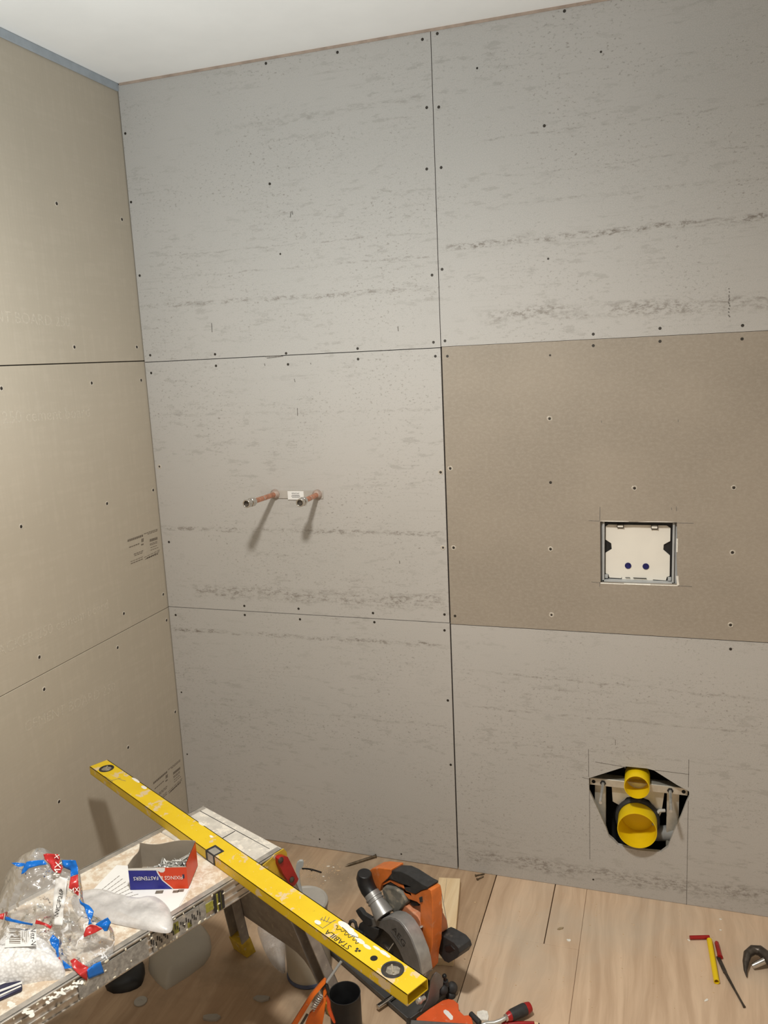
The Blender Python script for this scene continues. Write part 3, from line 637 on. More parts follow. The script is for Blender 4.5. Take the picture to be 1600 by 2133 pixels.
for s0, nm in ((0, 'l'), (W_, 'r')):
    mb = MB(); sg = 1 if s0 else -1
    mb.obox(pf(s0 - sg * .0015, -LEN / 2, .4745), S, D, U, (.003, LEN - .004, .053))
    mb.obox(pf(s0 - sg * .008, -LEN / 2, .4995), S, D, U, (.016, LEN - .01, .003))
    mb.obox(pf(s0 - sg * .008, -LEN / 2, .4495), S, D, U, (.016, LEN - .01, .003))
    for zz_ in (.4985, .482, .466, .4505): mb.obox(pf(s0 + sg * .001, -LEN / 2, zz_), S, D, U, (.003, LEN - .006, .0035))
    rail = mb.build('side_rail', M['alu'], plat, .0008)
    if s0:
        for d0, d1, mt, z0, z1 in ((-.345, -.235, 'label_grey', .4525, .493), (-.234, -.219, 'label_grey', .4525, .493), (-.198, -.192, 'ink', .4525, .493), (-.191, -.187, 'label_yellow', .4525, .493), (-.186, -.172, 'ink', .4525, .493), (-.181, -.179, 'label_yellow', .4525, .493),
                                   (-.219, -.200, 'label_yellow', .465, .485), (-.300, -.285, 'label_yellow', .463, .488), (-.265, -.255, 'label_yellow', .458, .470), (-.50, -.355, 'label_grey', .4525, .493)):
            mb = MB(); mb.obox(pf(s0 + .0032, (d0 + d1) / 2, (z0 + z1) / 2), S, D, U, (.0012, d1 - d0, z1 - z0)); mb.build('sticker', M[mt], rail)
        mb = MB()
        for i in range(26):
            dd = -.235 - i * .0045 + random.uniform(-.001, .001); mb.obox(pf(s0 + .0041, dd, .474 + .006 * math.sin(i * 2.1)), S, D, U, (.0004, .0026, random.uniform(.004, .012)))
        mb.build('sticker_print', M['ink'], rail)['kind'] = 'stuff'
        mb = MB()
        for i in range(46):
            dd = random.uniform(-.62, -.17); zq = random.choice((.496, .4545, random.uniform(.455, .495)))
            mb.sphere(pf(s0 + .0038, dd, zq), (random.uniform(.0007, .0012), random.uniform(.001, .004), random.uniform(.001, .0035)), Matrix((S, D, U)).transposed(), 8)
        mb.build('plaster_splash', M['splat'], rail)['kind'] = 'stuff'
# plaster ridges on the deck
mb = MB()
def blob(px, py, rx, ry, rz_, ang=0):
    p = onz(px, py, .5); m = Matrix.Rotation(ang, 3, 'Z'); mb.sphere(p, (rx, ry, rz_), m, 10)
for i in range(20): blob(20 + i * 2.6 + random.uniform(-4, 4), 2090 + i * 1.2 + random.uniform(-4, 4), random.uniform(.003, .008), random.uniform(.002, .005), .0007, random.uniform(0, 3))
for i in range(26): blob(95 + i * 3 + random.uniform(-2, 2), 2085 - i * 1.7 + random.uniform(-6, 6), random.uniform(.002, .006), random.uniform(.0015, .004), .0008, random.uniform(0, 3))
for i in range(50):
    q = pf(random.uniform(.02, W_ - .02), random.uniform(-.7, -.14), .5); mb.sphere(q, (random.uniform(.0012, .003), random.uniform(.0012, .003), .0009), None, 8)
mb.build('plaster_lump', M['plasterwhite'], plat)['kind'] = 'stuff'
# leg frames
SP = .125
def legframe(far):
    sg = 1 if far else -1; dtop = -.012 if far else -LEN + .012
    ft = pf(0, dtop + sg * SP, 0); e2 = (pf(0, dtop, .5) - ft); e2.normalize()
    n = S.cross(e2)
    def P(s, h): return ft + S * s + e2 * h
    for s0, sd in ((-.012, 1), (W_ - .018, 1)):
        mb = MB(); wl_ = .052
        x0 = -.068 if s0 < 0 else W_ + .003
        # tapering leg: leans out to the left at the bottom as photographed
        xt = .004 if s0 < 0 else W_ - .056
        for i, (a, b) in enumerate(((0, .004), (wl_ - .004, wl_))):
            pol = [(x0 + a, .045), (x0 + b, .045), (xt + b, .46), (xt + a, .46)]; mb.prism(pol, ft, S, e2, .026, -.013)
        mb.prism([(x0, .045), (x0 + wl_, .045), (xt + wl_, .46), (xt, .46)], ft, S, e2, .003, -.013 if far else .010)
        for fr in (.3, .55, .78):
            mb.prism([(x0 + wl_ * fr, .045), (x0 + wl_ * fr + .003, .045), (xt + wl_ * fr + .003, .46), (xt + wl_ * fr, .46)], ft, S, e2, .004, -.016 if far else .012)
        leg = mb.build('leg', M['legalu'], plat, .0006)
        mb = MB(); mb.prism([(x0 - .003, -.004), (x0 + wl_ + .003, -.004), (x0 + wl_ + .001, .052), (x0 - .001, .052)], ft, S, e2, .032, -.016)
        for i in range(5): mb.prism([(x0 + .002 + i * .010, .0), (x0 + .006 + i * .010, .0), (x0 + .006 + i * .010, .048), (x0 + .002 + i * .010, .048)], ft, S, e2, .002, -.018)
        f = mb.build('foot', M['legyellow'], leg, .003)
        for v in f.data.vertices: v.co.z = max(v.co.z, 0.0005)
        if s0 > 0 and far:
            mb = MB()
            for (a, b) in ((645, 1980), (647, 1986), (650, 1993), (653, 1998), (656, 2004), (659, 2008)):
                u_, v_ = onp(a, b, ft - n * .017, S, e2); mb.sphere(ft - n * .0165 + S * u_ + e2 * v_, (.006, .003, .008), Matrix((S, n, e2)).transposed(), 8)
            mb.build('plaster_splash', M['splat'], leg)['kind'] = 'stuff'
    # gusset between the legs
    gp = [(.0, .46), (W_, .46), (W_ + .004, .30), (W_ + .008, .05), (.250, .045), (.246, .054), (.236, .09), (.222, .112), (.20, .125), (.17, .130), (.105, .131), (-.02, .137), (-.03, .16)]
    MB().prism(gp, ft, S, e2, .002, -.016).build('gusset', M['legalu'], plat, .0005)
legframe(True); legframe(False)
# yellow hinge plate and red latch on the right side at the far end
O_ = pf(W_ + .006, 0, 0)
def sidepoly(pts): return [onp(a, b, O_, D, U) for a, b in pts]
pl_ = sidepoly(zz([(150, 605), (330, 460), (400, 370), (580, 262), (635, 330), (650, 430), (790, 980), (740, 1010), (640, 900), (430, 780)], 530, 1740, 9.41))
hp = MB().prism(pl_, O_, D, U, .003, -.003).build('hinge_plate', M['legyellow'], plat, .0008)
O_ = pf(W_ + .010, 0, 0)
lp = sidepoly(zz([(430, 440), (470, 395), (540, 380), (610, 400), (660, 500), (820, 830), (800, 880), (740, 960), (690, 970), (660, 930), (520, 730), (440, 560)], 530, 1740, 9.41))
la = MB().prism(lp, O_, D, U, .012, -.004).build('latch', M['red'], plat, .003, seg=3)
O_ = pf(W_ + .019, 0, 0)
for a, b in ((520, 490), (735, 870)):
    u_, v_ = onp(530 + a / 9.41, 1740 + b / 9.41, O_, D, U); c = O_ + D * u_ + U * v_
    mb = MB(); mb.lathe([(.007, 0), (.0068, .003), (.004, .005), (.0005, .0055)], c - S * .002, S, 16); mb.build('rivet', M['darksteel'], la)
c = pf(W_ + .010, -.05, .462)

# ------------------------------------------------------------------ spirit level
LZ0, LZ1 = .5008, .5232
q0, q1 = onz(187, 1597, LZ1), onz(847.6, 2072.5, LZ1); AX = (q1 - q0); AX.z = 0; LL = AX.length; AX.normalize(); NW = V((AX.y, -AX.x, 0))  # NW: across, toward the camera side
if NW.dot(CAM - q0) < 0: NW = -NW
WID = .0515
B0 = V((q0.x, q0.y, 0)) - NW * WID             # far-left end, the edge away from the camera
def lv(a, c, z): return B0 + AX * a + NW * c + U * z
def lvpx(px, py):
    p = onz(px, py, LZ1) - B0; return p.dot(AX), p.dot(NW)
t = thing('spirit_level', 'long worn yellow spirit level lying across the platform and overhanging both edges', 'spirit level', lv(LL * .45, WID / 2, LZ0))
mb = MB(); th = .0018
mb.obox(lv(LL / 2, WID / 2, LZ1 - th / 2), AX, NW, U, (LL, WID, th)); mb.obox(lv(LL / 2, WID / 2, LZ0 + th / 2), AX, NW, U, (LL, WID, th))
mb.obox(lv(LL / 2, th / 2, (LZ0 + LZ1) / 2), AX, NW, U, (LL, th, LZ1 - LZ0)); mb.obox(lv(LL / 2, WID - th / 2, (LZ0 + LZ1) / 2), AX, NW, U, (LL, th, LZ1 - LZ0))
bmesh.ops.remove_doubles(mb.bm, verts=mb.bm.verts, dist=.00001)
body = mb.build('body', M['yellow'], t)
mb = MB(); mb.obox(lv(-.001, WID / 2, (LZ0 + LZ1) / 2), AX, NW, U, (.004, WID, LZ1 - LZ0)); mb.build('end_stop', M['legyellow'], t, .0015)
for (px, py, r) in ((222, 1601, .0195), (818, 2020, .0205)):
    a, c = lvpx(px, py)
    mb = MB(); mb.lathe([(r, -.0006), (r, .0009), (r - .0012, .0013), (r - .0032, .0007), (r - .0036, -.0006)], lv(a, c, LZ1), U, 36); v_ = mb.build('vial', M['rubber'], t)
    mb = MB(); disc(mb, lv(a, c, LZ1), U, r - .003, 30, .0003); mb.build('recess', M['darksteel'], v_)
    pol = [(-.012, -.006), (-.006, -.011), (.006, -.011), (.012, -.006), (.012, .006), (.006, .0105), (-.006, .0105), (-.012, .006)]
    pol = [(x * math.cos(.6) - y * math.sin(.6), x * math.sin(.6) + y * math.cos(.6)) for x, y in pol]
    MB().prism(pol, lv(a + .002, c + .001, LZ1), AX, NW if AX.cross(NW).z > 0 else -NW, .0012, .0002).build('window', M['window'], v_, .0006)
    mb = MB(); mb.cyl(lv(a - .008, c - .006, LZ1 + .0014), lv(a + .008, c + .006, LZ1 + .0014), .0019, seg=12); mb.build('bubble_tube', simple('vial_fluid', (.34, .30, .23), .12, spec=.8), v_)
a, c = lvpx(779, 1996); mb = MB(); disc(mb, lv(a, c, LZ1), U, .0065, 20, .0004); mb.build('hang_hole', M['dark'], t)
a, c = lvpx(446, 1773)
mb = MB(); pol = [(-.019, .005), (-.013, -.017), (.013, -.017), (.019, .005)]
md = MB().prism([(x, y) for x, y in pol], lv(a, WID - .004, LZ1), AX, V(NW) if AX.cross(NW).z > 0 else -NW, .0011, -.0003)
ND = V(NW)
md = MB(); md.obox(lv(a, WID - .0125, LZ1 + .0004), AX, NW, U, (.036, .026, .0014)); md.obox(lv(a, WID + .0004, (LZ0 + LZ1) / 2), AX, NW, U, (.036, .0014, LZ1 - LZ0 - .001)); mv = md.build('middle_vial', M['rubber'], t, .0015)
md = MB(); md.obox(lv(a + .002, WID - .0105, LZ1 + .0012), AX, NW, U, (.024, .018, .0012)); md.obox(lv(a + .002, WID + .0012, (LZ0 + LZ1) / 2 + .001), AX, NW, U, (.022, .0012, .018)); md.build('window', simple('grey_vial_window', (.30, .28, .24), .15, spec=.8), mv, .001)
# lettering, reading towards the far end
RD = -AX; UPD = NW
a, c = lvpx(704, 1957)
text('lettering', 'STABILA', .0165, lv(a, c, LZ1), RD, UPD, M['ink'], body, stretch=1.12, off=.0004)
a, c = lvpx(722, 1946); mb = MB()
pts = []
for i in range(90):
    f = i / 89; pts.append(lv(a + .034 - f * .066, c + .004 * math.sin(f * 38) * (1 - .4 * f) + .0022 * math.sin(f * 17), LZ1 + .0004))
mb.tube(pts, .0006, 5); mb.tube([lv(a + .024, c - .008, LZ1 + .0004), lv(a + .004, c - .003, LZ1 + .0004), lv(a - .02, c - .007, LZ1 + .0004)], .0005, 5); mb.build('signature', M['ink'], body)
a, c = lvpx(742, 1981); mb = MB()
for (i, j) in ((0, 0), (1, 1), (-.6, 1.2)): mb.obox(lv(a + i * .0042, c - j * .0042, LZ1 + .0003), AX, NW, U, (.0045, .0042, .0005))
mb.build('emblem', M['ink'], body)
mb = MB()
for (p, q) in (((667, 1914), (688, 1922)), ((688, 1922), (700, 1917)), ((668, 1918), (672, 1911)), ((674, 1919), (679, 1909)), ((680, 1921), (686, 1911)), ((657, 1924), (672, 1934)), ((672, 1934), (697, 1917)), ((217, 1617), (235, 1628)), ((232, 1626), (252, 1621)), ((246, 1622), (262, 1627)), ((222, 1624), (232, 1631))):
    (a0, c0_), (a1, c1_) = lvpx(*p), lvpx(*q); m_ = ((a0 + a1) / 2, (c0_ + c1_) / 2 + random.uniform(-.001, .001)); mb.tube([lv(a0, c0_, LZ1 + .0002), lv(*m_, LZ1 + .0002), lv(a1, c1_, LZ1 + .0002)], .0006, 4)
mb.build('worn_label', M['pencil'], body)['kind'] = 'stuff'
mb = MB()
for (px, py, rx, ry) in ((717, 1927, .016, .007), (728, 1936, .012, .006), (735, 1945, .014, .006), (750, 1960, .012, .005), (765, 1972, .010, .004), (785, 1975, .009, .003), (800, 1985, .011, .004), (662, 1921, .008, .005), (283, 1625, .020, .004), (300, 1640, .012, .005), (440, 1742, .006, .003), (420, 1716, .012, .004), (808, 1991, .006, .003)):
    a, c = lvpx(px, py); mb.sphere(lv(a, c, LZ1), (rx, ry, .0007), Matrix((AX, NW, U)).transposed(), 12)
mb.build('plaster_splash', M['plasterwhite'], body)['kind'] = 'stuff'

# ------------------------------------------------------------------ box of screws
P1, P2 = onz(272, 1853, .5015), onz(393, 1850, .5015); bx = (P2 - P1); bx.z = 0; BW = bx.length; bx.normalize(); by = V((-bx.y, bx.x, 0)); BD = .078; BH = .057
def bp(a, b, z): return V((P1.x, P1.y, .5015)) + bx * a + by * b + U * z
t = thing('fixings_box', 'open red and blue card box of screws standing against the level', 'box', bp(BW / 2, BD / 2, 0))
mb = MB(); mb.obox(bp(BW / 2, BD / 2, .0006), bx, by, U, (BW, BD, .0012)); mb.build('base', M['card'], t)
def wall(name, p0, p1, mat, wavy=0, flare=0, ht=BH):
    mb = MB(); n = 14; d = (p1 - p0); nn = V((d.y, -d.x, 0)).normalized(); rows = []
    for sd in (0, 1):
        r = []
        for i in range(n + 1):
            f = i / n; h = ht + wavy * math.sin(f * 6.3) * 1.0; b = p0 + d * f; fl_ = nn * flare * math.sin(f * PI)
            r.append((mb.bm.verts.new(b - nn * .0012 * sd), mb.bm.verts.new(b + U * h + fl_ - nn * .0012 * sd)))
        rows.append(r)
    for i in range(n):
        a, b = rows[0], rows[1]
        mb.bm.faces.new((a[i][0], a[i + 1][0], a[i + 1][1], a[i][1])); mb.bm.faces.new((b[i + 1][0], b[i][0], b[i][1], b[i + 1][1])); mb.bm.faces.new((a[i][1], a[i + 1][1], b[i + 1][1], b[i][1]))
    return mb.build(name, mat, t)
wall('front_side', bp(0, 0, 0), bp(BW, 0, 0), M['card'], 0, 0, .049)
wall('right_side', bp(BW, 0, 0), bp(BW, BD, 0), M['boxred'], 0, .0)
wall('back_side', bp(BW, BD, 0), bp(0, BD, 0), M['card'], .004, -.004, .060)
wall('left_side', bp(0, BD, 0), bp(0, 0, 0), M['card'], -.003, -.006, .058)
wall('right_lining', bp(BW - .0014, BD, 0), bp(BW - .0014, 0, 0), M['card'], 0, 0, BH)
FO = bp(0, -.0004, 0)
f_ = [o for o in t.children if o.name.startswith('front_side')][0]
def fpoly(name, pts, mat, off): return MB().prism(pts, FO, bx, U, .0004, off).build(name, mat, f_)
cut = [(.060, .049), (.064, .036), (.072, .020), (.084, .008), (.092, .0)]
fpoly('blue_print', [(0, .0), (cut[4][0] - .004, 0)] + [(x - .003, z) for x, z in cut[::-1]][1:] + [(.0, .0455)], M['boxblue'], .0001)
fpoly('white_print', [(cut[4][0] - .004, 0), (cut[4][0] - .001, 0)] + [(x, z) for x, z in cut[::-1]][1:] + [(x - .003, z) for x, z in cut], M['boxwhite'], .0001)
fpoly('red_print', [(cut[4][0] - .001, 0), (BW, 0), (BW, .049)] + [(x, z) for x, z in cut], M['boxred'], .0001)
fpoly('white_tab', [(0, .0455), (0, .049), (.078, .049), (.0775, .043), (.074, .039), (.068, .039), (.064, .042), (.058, .0440)], M['boxwhite'], .0006)
text('lettering', 'FIXINGS & FASTENERS', .0118, FO + bx * (BW * .50) + U * .027, -bx, -U, M['boxwhite'], f_, off=.0016, stretch=.90)
MB().prism([(BW - .006, .024), (BW - .010, .024), (BW - .010, .033), (BW - .006, .033)], FO, bx, U, .0004, .0006).build('emblem', M['navy'], f_)
# the screws: one built, the rest copied
def screw_mesh():
    mb = MB(); mb.lathe([(.0003, 0), (.0011, .004), (.0015, .006)] + [(.0015 + (.0006 if i % 2 else 0), .006 + i * .0007) for i in range(24)] + [(.0016, .024), (.0034, .0275), (.0034, .0283), (.0012, .0283), (.001, .0275)], (0, 0, 0), (0, 0, 1), 10)
    return mb.build('screw_fixing', M['zinc'])
scr = screw_mesh()
ns = 80
for i in range(ns):
    o = scr if i == 0 else scr.copy()
    if i: COL.objects.link(o)
    a = random.uniform(.018, BW - .018); a = BW - .018 - abs(random.gauss(0, .032)) ; a = max(.016, min(BW - .016, a))
    b = random.uniform(.018, BD - .018); lay = i / ns
    h = .006 + lay * .036 * (.25 + .75 * a / BW)
    o.location = bp(a, b, h) ; o.rotation_euler = (PI / 2 + random.uniform(-.3, .3), random.uniform(-.2, .2), random.uniform(0, 2 * PI))
    dr = o.rotation_euler.to_matrix() @ V((0, 0, .014)); o.location -= dr
    tag(o, 'small zinc screw in the heap inside the red and blue box', 'screw', 'screws heaped in the box')

# ------------------------------------------------------------------ papers
def paper(name, pxs, z, lab, mat='white', curl=0):
    mb = MB(); pol = [(onz(a, b, z).x, onz(a, b, z).y) for a, b in pxs]
    mb.prism(pol, V((0, 0, z)), EX, EY, .0004); o = mb.build(name, M[mat]); c = onz(*pxs[0], z)
    return tag(recenter(o, c), lab, 'paper')
sh = paper('instruction_sheet', [(243, 1802), (345, 1808), (398, 1846), (363, 1905), (335, 1935), (178, 1870)], .5004, 'white printed instruction sheet lying under the screw box')
mb = MB(); c = V(sh.location)
for i in range(7):
    f = i / 6; p, q = onz(212 + i * 8.0 - 2, 1856 + i * 2.6, .5), onz(250 + i * 6.5, 1824 + i * 6.5, .5)
    d = (q - p); nn = V((-d.y, d.x, 0)).normalized() * .0007
    for k in range(6):
        if random.random() < .12: continue
        a, b = p + d * (k / 6), p + d * (k / 6 + .14); z = V((0, 0, .0012)); mb.quad(a + nn + z, b + nn + z, b - nn + z, a - nn + z)
for (px, py, w1, h1) in ((332, 1858, .016, .010), (366, 1857, .012, .008), (377, 1855, .012, .008)):
    p = onz(px, py, .5012); mb.box(p, (w1, h1, .0003), Matrix.Rotation(.35, 3, 'Z'))
mb.build('print', M['faintink'], sh)
sh2 = paper('instruction_sheet', [(398, 1848), (403, 1840), (366, 1905), (338, 1940), (334, 1936), (363, 1906)], .5000, 'second white sheet peeping out below the printed instruction sheet')

# ------------------------------------------------------------------ crumpled bags
def catmull(P, k=6):
    n = len(P); out = []
    for i in range(n):
        p0, p1, p2, p3 = [V((*P[(i + j) % n], 0)) for j in (-1, 0, 1, 2)]
        for s in range(k):
            u = s / k; q = .5 * ((2 * p1) + (p2 - p0) * u + (2 * p0 - 5 * p1 + 4 * p2 - p3) * u * u + (3 * p1 - p0 - 3 * p2 + p3) * u ** 3); out.append((q.x, q.y))
    return out
def fbm(p, s, o=4):
    v = 0; a = 1
    for i in range(o): v += a * noise.noise(p * s); s *= 2.1; a *= .5
    return v
def pillow(name, pxs, z0, hgt, mat, parent=None, rings=16, nz=.25, ns=18, pw=.5, smooth=5, plane=None, flat=True, seed=0):
    """a lumpy cushion-shaped closed surface over an outline"""
    if plane: O, e1, e2 = plane
    else: O, e1, e2 = V((0, 0, z0)), EX, EY
    n = e1.cross(e2)
    Om = O + n * hgt * .35
    P = catmull([onp(a, b, Om, e1, e2) for a, b in pxs], smooth)
    cx = sum(p[0] for p in P) / len(P); cy = sum(p[1] for p in P) / len(P)
    mb = MB(); N = len(P); top = []
    for k in range(rings + 1):
        f = k / rings; row = []
        for (x, y) in P:
            u, v = cx + (x - cx) * f, cy + (y - cy) * f; q = V((u, v, seed * 3.7))
            h = hgt * ((1 - f ** 3) ** pw) * (1 + nz * fbm(q, ns)) + hgt * .12 * fbm(q, ns * 4, 3) * (1 - f ** 6)
            row.append(mb.bm.verts.new(O + e1 * u + e2 * v + n * max(h, 0.0004)))
            if k == 0: break
        top.append(row)
    c = top[0][0]
    for i in range(N): mb.bm.faces.new((c, top[1][i], top[1][(i + 1) % N]))
    for k in range(1, rings):
        A_, B_ = top[k], top[k + 1]
        for i in range(N):
            j = (i + 1) % N; mb.bm.faces.new((A_[i], B_[i], B_[j], A_[j]))
    bot = mb.bm.verts.new(O + e1 * cx + e2 * cy)
    low = [mb.bm.verts.new(v.co - n * .0003) for v in top[rings]]
    for i in range(N):
        j = (i + 1) % N; mb.bm.faces.new((top[rings][i], low[i], low[j], top[rings][j])); mb.bm.faces.new((low[j], low[i], bot))
    return mb.build(name, mat, parent, ang=80)
fs = pillow('foam_sleeve', [(150, 1862), (196, 1850), (245, 1862), (290, 1870), (326, 1866), (350, 1885), (360, 1915), (352, 1938), (310, 1934), (250, 1922), (205, 1912), (160, 1900)], .5012, .016, M['foam'], nz=.30, ns=13)
tag(recenter(fs, onz(250, 1915, .5)), 'milky white foam packing sleeve lying on the printed sheet', 'packaging')
pb = pillow('granule_bag', [(-70, 1985), (-20, 1950), (40, 1940), (95, 1955), (120, 1985), (135, 2012), (122, 2026), (85, 2030), (40, 2038), (0, 2045), (-60, 2060)], .5, .040, M['pellets'], nz=.35, ns=14)
tag(recenter(pb, onz(40, 2040, .5)), 'bag of white granules with a barcode label at the platform edge', 'bag')
# clear bag: a crumpled standing film with red and blue tape
P0, P1_ = onz(0, 2015, .5), onz(215, 1985, .5)
e1 = (P1_ - P0); e1.z = 0; e1.normalize(); hz = V((-e1.y, e1.x, 0)); e2 = (hz * .60 + U * .80).normalized(); BO = V(P0) + V((0, 0, .0)); BN = e1.cross(e2)
def bagdepth(u, v):
    q = V((u, v, 1.3)); return .018 * fbm(q, 15, 4) + .006 * abs(fbm(q, 45, 2))
clear = thing('clear_plastic_bag', 'crumpled clear plastic bag with red and blue tape edging and a paper strip', 'bag', V((BO + e1 * .1).to_tuple()))
outl = [(88, 1766), (118, 1784), (150, 1795), (165, 1812), (172, 1850), (176, 1880), (196, 1905), (232, 1930), (240, 1968), (222, 2010), (200, 2036), (170, 2026), (135, 2010), (110, 2000), (60, 1985), (20, 1975), (-40, 1985), (-60, 1940), (-30, 1890), (-10, 1870), (12, 1820), (36, 1790), (60, 1775)]
def rest(p, up=.0018):
    # the film sags onto the deck, and hangs over the rail where it reaches past the platform edge
    if p.z < .5 + up:
        d = p - CAM; p = CAM + d * ((.5 + up - CAM.z) / d.z); sx_ = (p - A).dot(S)
        if sx_ > W_ + .002 + up:
            p = CAM + d * ((W_ + .002 + up - (CAM - A).dot(S)) / d.dot(S))
    return p
def film(name, pxs, off, mat, rings=26):
    P = catmull([onp(a, b, BO, e1, e2) for a, b in pxs], 5); cx = sum(p[0] for p in P) / len(P); cy = sum(p[1] for p in P) / len(P)
    mb = MB(); N = len(P); rows = []
    for k in range(rings + 1):
        f = k / rings
        rows.append([mb.bm.verts.new(BO + e1 * (cx + (x - cx) * f) + e2 * (cy + (y - cy) * f) + BN * (bagdepth(cx + (x - cx) * f, cy + (y - cy) * f) + off * (1 - f ** 4) ** .5)) for (x, y) in (P if k else P[:1])])
    for i in range(N): mb.bm.faces.new((rows[0][0], rows[1][i], rows[1][(i + 1) % N]))
    for k in range(1, rings):
        for i in range(N):
            j = (i + 1) % N; mb.bm.faces.new((rows[k][i], rows[k + 1][i], rows[k + 1][j], rows[k][j]))
    for v in mb.bm.verts: v.co = rest(v.co)
    o = mb.build(name, mat, clear, ang=60); return o
film('front_film', outl, .020, M['filmfront']); film('back_film', outl, -.016, M['film'])
def tapepiece(name, pxs, mat, off=.023, sub=5):
    mb = MB(); pts = [onp(a, b, BO, e1, e2) for a, b in pxs]
    f = mb.bm.faces.new([mb.bm.verts.new((u, v, 0)) for u, v in pts]); bmesh.ops.triangulate(mb.bm, faces=[f]); bmesh.ops.subdivide_edges(mb.bm, edges=mb.bm.edges, cuts=sub, use_grid_fill=True)
    for v in mb.bm.verts:
        u, w2 = v.co.x, v.co.y; p = BO + e1 * u + e2 * w2 + BN * (bagdepth(u, w2) + off)
        v.co = rest(p, .0030)
    o = mb.build(name, mat, clear, ang=70); m = o.modifiers.new('s', 'SOLIDIFY'); m.thickness = .0003; return o
BZ = 5.429
def z1(pts): return [(a / BZ, 1740 + b / BZ) for a, b in pts]
tapepiece('blue_tape', z1([(155, 318), (215, 315), (330, 325), (320, 355), (245, 365), (205, 345)]), M['tapeblue'])
tapepiece('blue_tape', z1([(345, 310), (520, 285), (565, 335), (480, 350), (380, 385), (320, 440), (285, 450), (310, 370)]), M['tapeblue'])
rt = tapepiece('red_tape', z1([(520, 225), (560, 212), (690, 225), (715, 260), (705, 320), (750, 370), (725, 440), (650, 420), (610, 385), (590, 335), (530, 275)]), M['tapered'])
tapepiece('blue_tape', z1([(735, 290), (895, 295), (915, 380), (920, 450), (860, 460), (835, 480), (830, 405), (760, 375)]), M['tapeblue'])
rt2 = tapepiece('red_tape', z1([(835, 480), (915, 450), (930, 590), (925, 690), (880, 660), (825, 600)]), M['tapered'])
tapepiece('blue_tape', z1([(930, 720), (960, 760), (1030, 795), (1080, 860), (1070, 930), (1055, 960), (1075, 1000), (1030, 1015), (1040, 960), (1000, 880), (975, 810), (940, 780)]), M['tapeblue'])
tapepiece('red_tape', z1([(1010, 1040), (1060, 1010), (1130, 1020), (1200, 1055), (1120, 1100), (990, 1150), (980, 1120)]), M['tapered'])
tapepiece('blue_tape', z1([(1115, 1010), (1160, 980), (1255, 930), (1285, 985), (1250, 1080), (1220, 1085), (1180, 1040)]), M['tapeblue'])
tapepiece('red_tape', z1([(0, 915), (40, 890), (85, 880), (70, 955), (10, 945)]), M['tapered'])
tapepiece('blue_tape', z1([(95, 915), (200, 950), (420, 1000), (410, 1020), (210, 985), (90, 960)]), M['tapeblue'])
tapepiece('red_tape', z1([(455, 955), (620, 1030), (600, 1060), (540, 1020), (440, 1000)]), M['tapered'])
tapepiece('blue_tape', z1([(630, 1120), (700, 1180), (705, 1330), (715, 1360), (680, 1380), (670, 1290), (620, 1240), (595, 1185)]), M['tapeblue'])
tapepiece('red_tape', z1([(720, 1370), (755, 1465), (685, 1450), (690, 1400)]), M['tapered'])
tapepiece('blue_tape', z1([(755, 1400), (870, 1490), (785, 1500), (765, 1470)]), M['tapeblue'])
tapepiece('red_tape', z1([(840, 1410), (880, 1385), (1040, 1480), (1010, 1640), (980, 1610), (880, 1500)]), M['tapered'])
tapepiece('blue_tape', z1([(1015, 1520), (1100, 1450), (1170, 1420), (1205, 1550), (1030, 1620)]), M['tapeblue'])
def onbag(pts, off=.0245): 
    u, v = onp(*pts, BO, e1, e2); return BO + e1 * u + e2 * v + BN * (bagdepth(u, v) + off)
def bagtext(s, p, q, size, par, mat, off=.026, nm='lettering'):
    a, b = onbag(p, off), onbag(q, off); r = (b - a); r = (r - BN * r.dot(BN)).normalized(); text(nm, s, size, (a + b) / 2, r, BN.cross(r), mat, par, off=.0005)
bagtext('MX', (128, 1817), (130, 1806), .017, rt, M['boxwhite']); bagtext('X', (125, 1790), (127, 1782), .012, rt, M['boxwhite'])
bagtext('MX', (157, 1857), (168, 1855), .012, rt2, M['boxwhite'])
st = tapepiece('paper_strip', z1([(670, 460), (800, 500), (790, 620), (770, 760), (745, 860), (735, 1020), (640, 1010), (620, 800), (645, 600)]), M['white'], .0215)
bagtext('WC-F26R', (126.5, 1897), (133.5, 1862), .0115, st, M['ink'], .025)
# barcode label on the granule bag
lt = z1([(80, 1045), (410, 1070), (415, 1250), (55, 1270)])
lb_ = []
lo = V(onz(12, 1955, .545))
def onlab(a, b): 
    O2 = V(onz(40, 1975, .541)); return O2, V((1, 0, 0)) * .9487 + V((0, .316, 0)), None
LO = onz(45, 1972, .5415); l1 = V((.93, .30, -.05)).normalized(); l2 = (V((0, 0, .45)) + V((-.3, .93, 0)) * .8); l2 = (l2 - l1 * l2.dot(l1)).normalized(); LN = l1.cross(l2)
lab = MB().prism([onp(a, b, LO, l1, l2) for a, b in lt], LO, l1, l2, .0006).build('barcode_label', M['white'], pb); lab.location = -V(pb.location)
mb = MB()
for i, (y0, y1) in enumerate(((1050, 1066), (1072, 1080), (1090, 1112), (1120, 1128), (1136, 1160), (1170, 1180), (1192, 1204), (1214, 1220))):
    c4 = [onp(*q, LO, l1, l2) for q in z1([(108, y0), (232, y0 + 6), (232, y1 + 6), (104, y1)])]; mb.prism(c4, LO, l1, l2, .0003, .0006)
for i in range(4):
    c4 = [onp(*q, LO, l1, l2) for q in z1([(250 + i * 22, 1085), (256 + i * 22, 1086), (258 + i * 22, 1210 - (i % 2) * 60), (252 + i * 22, 1210 - (i % 2) * 60)])]; mb.prism(c4, LO, l1, l2, .0003, .0006)
o = mb.build('barcode', M['faintink'], lab); o.location = (0, 0, 0)
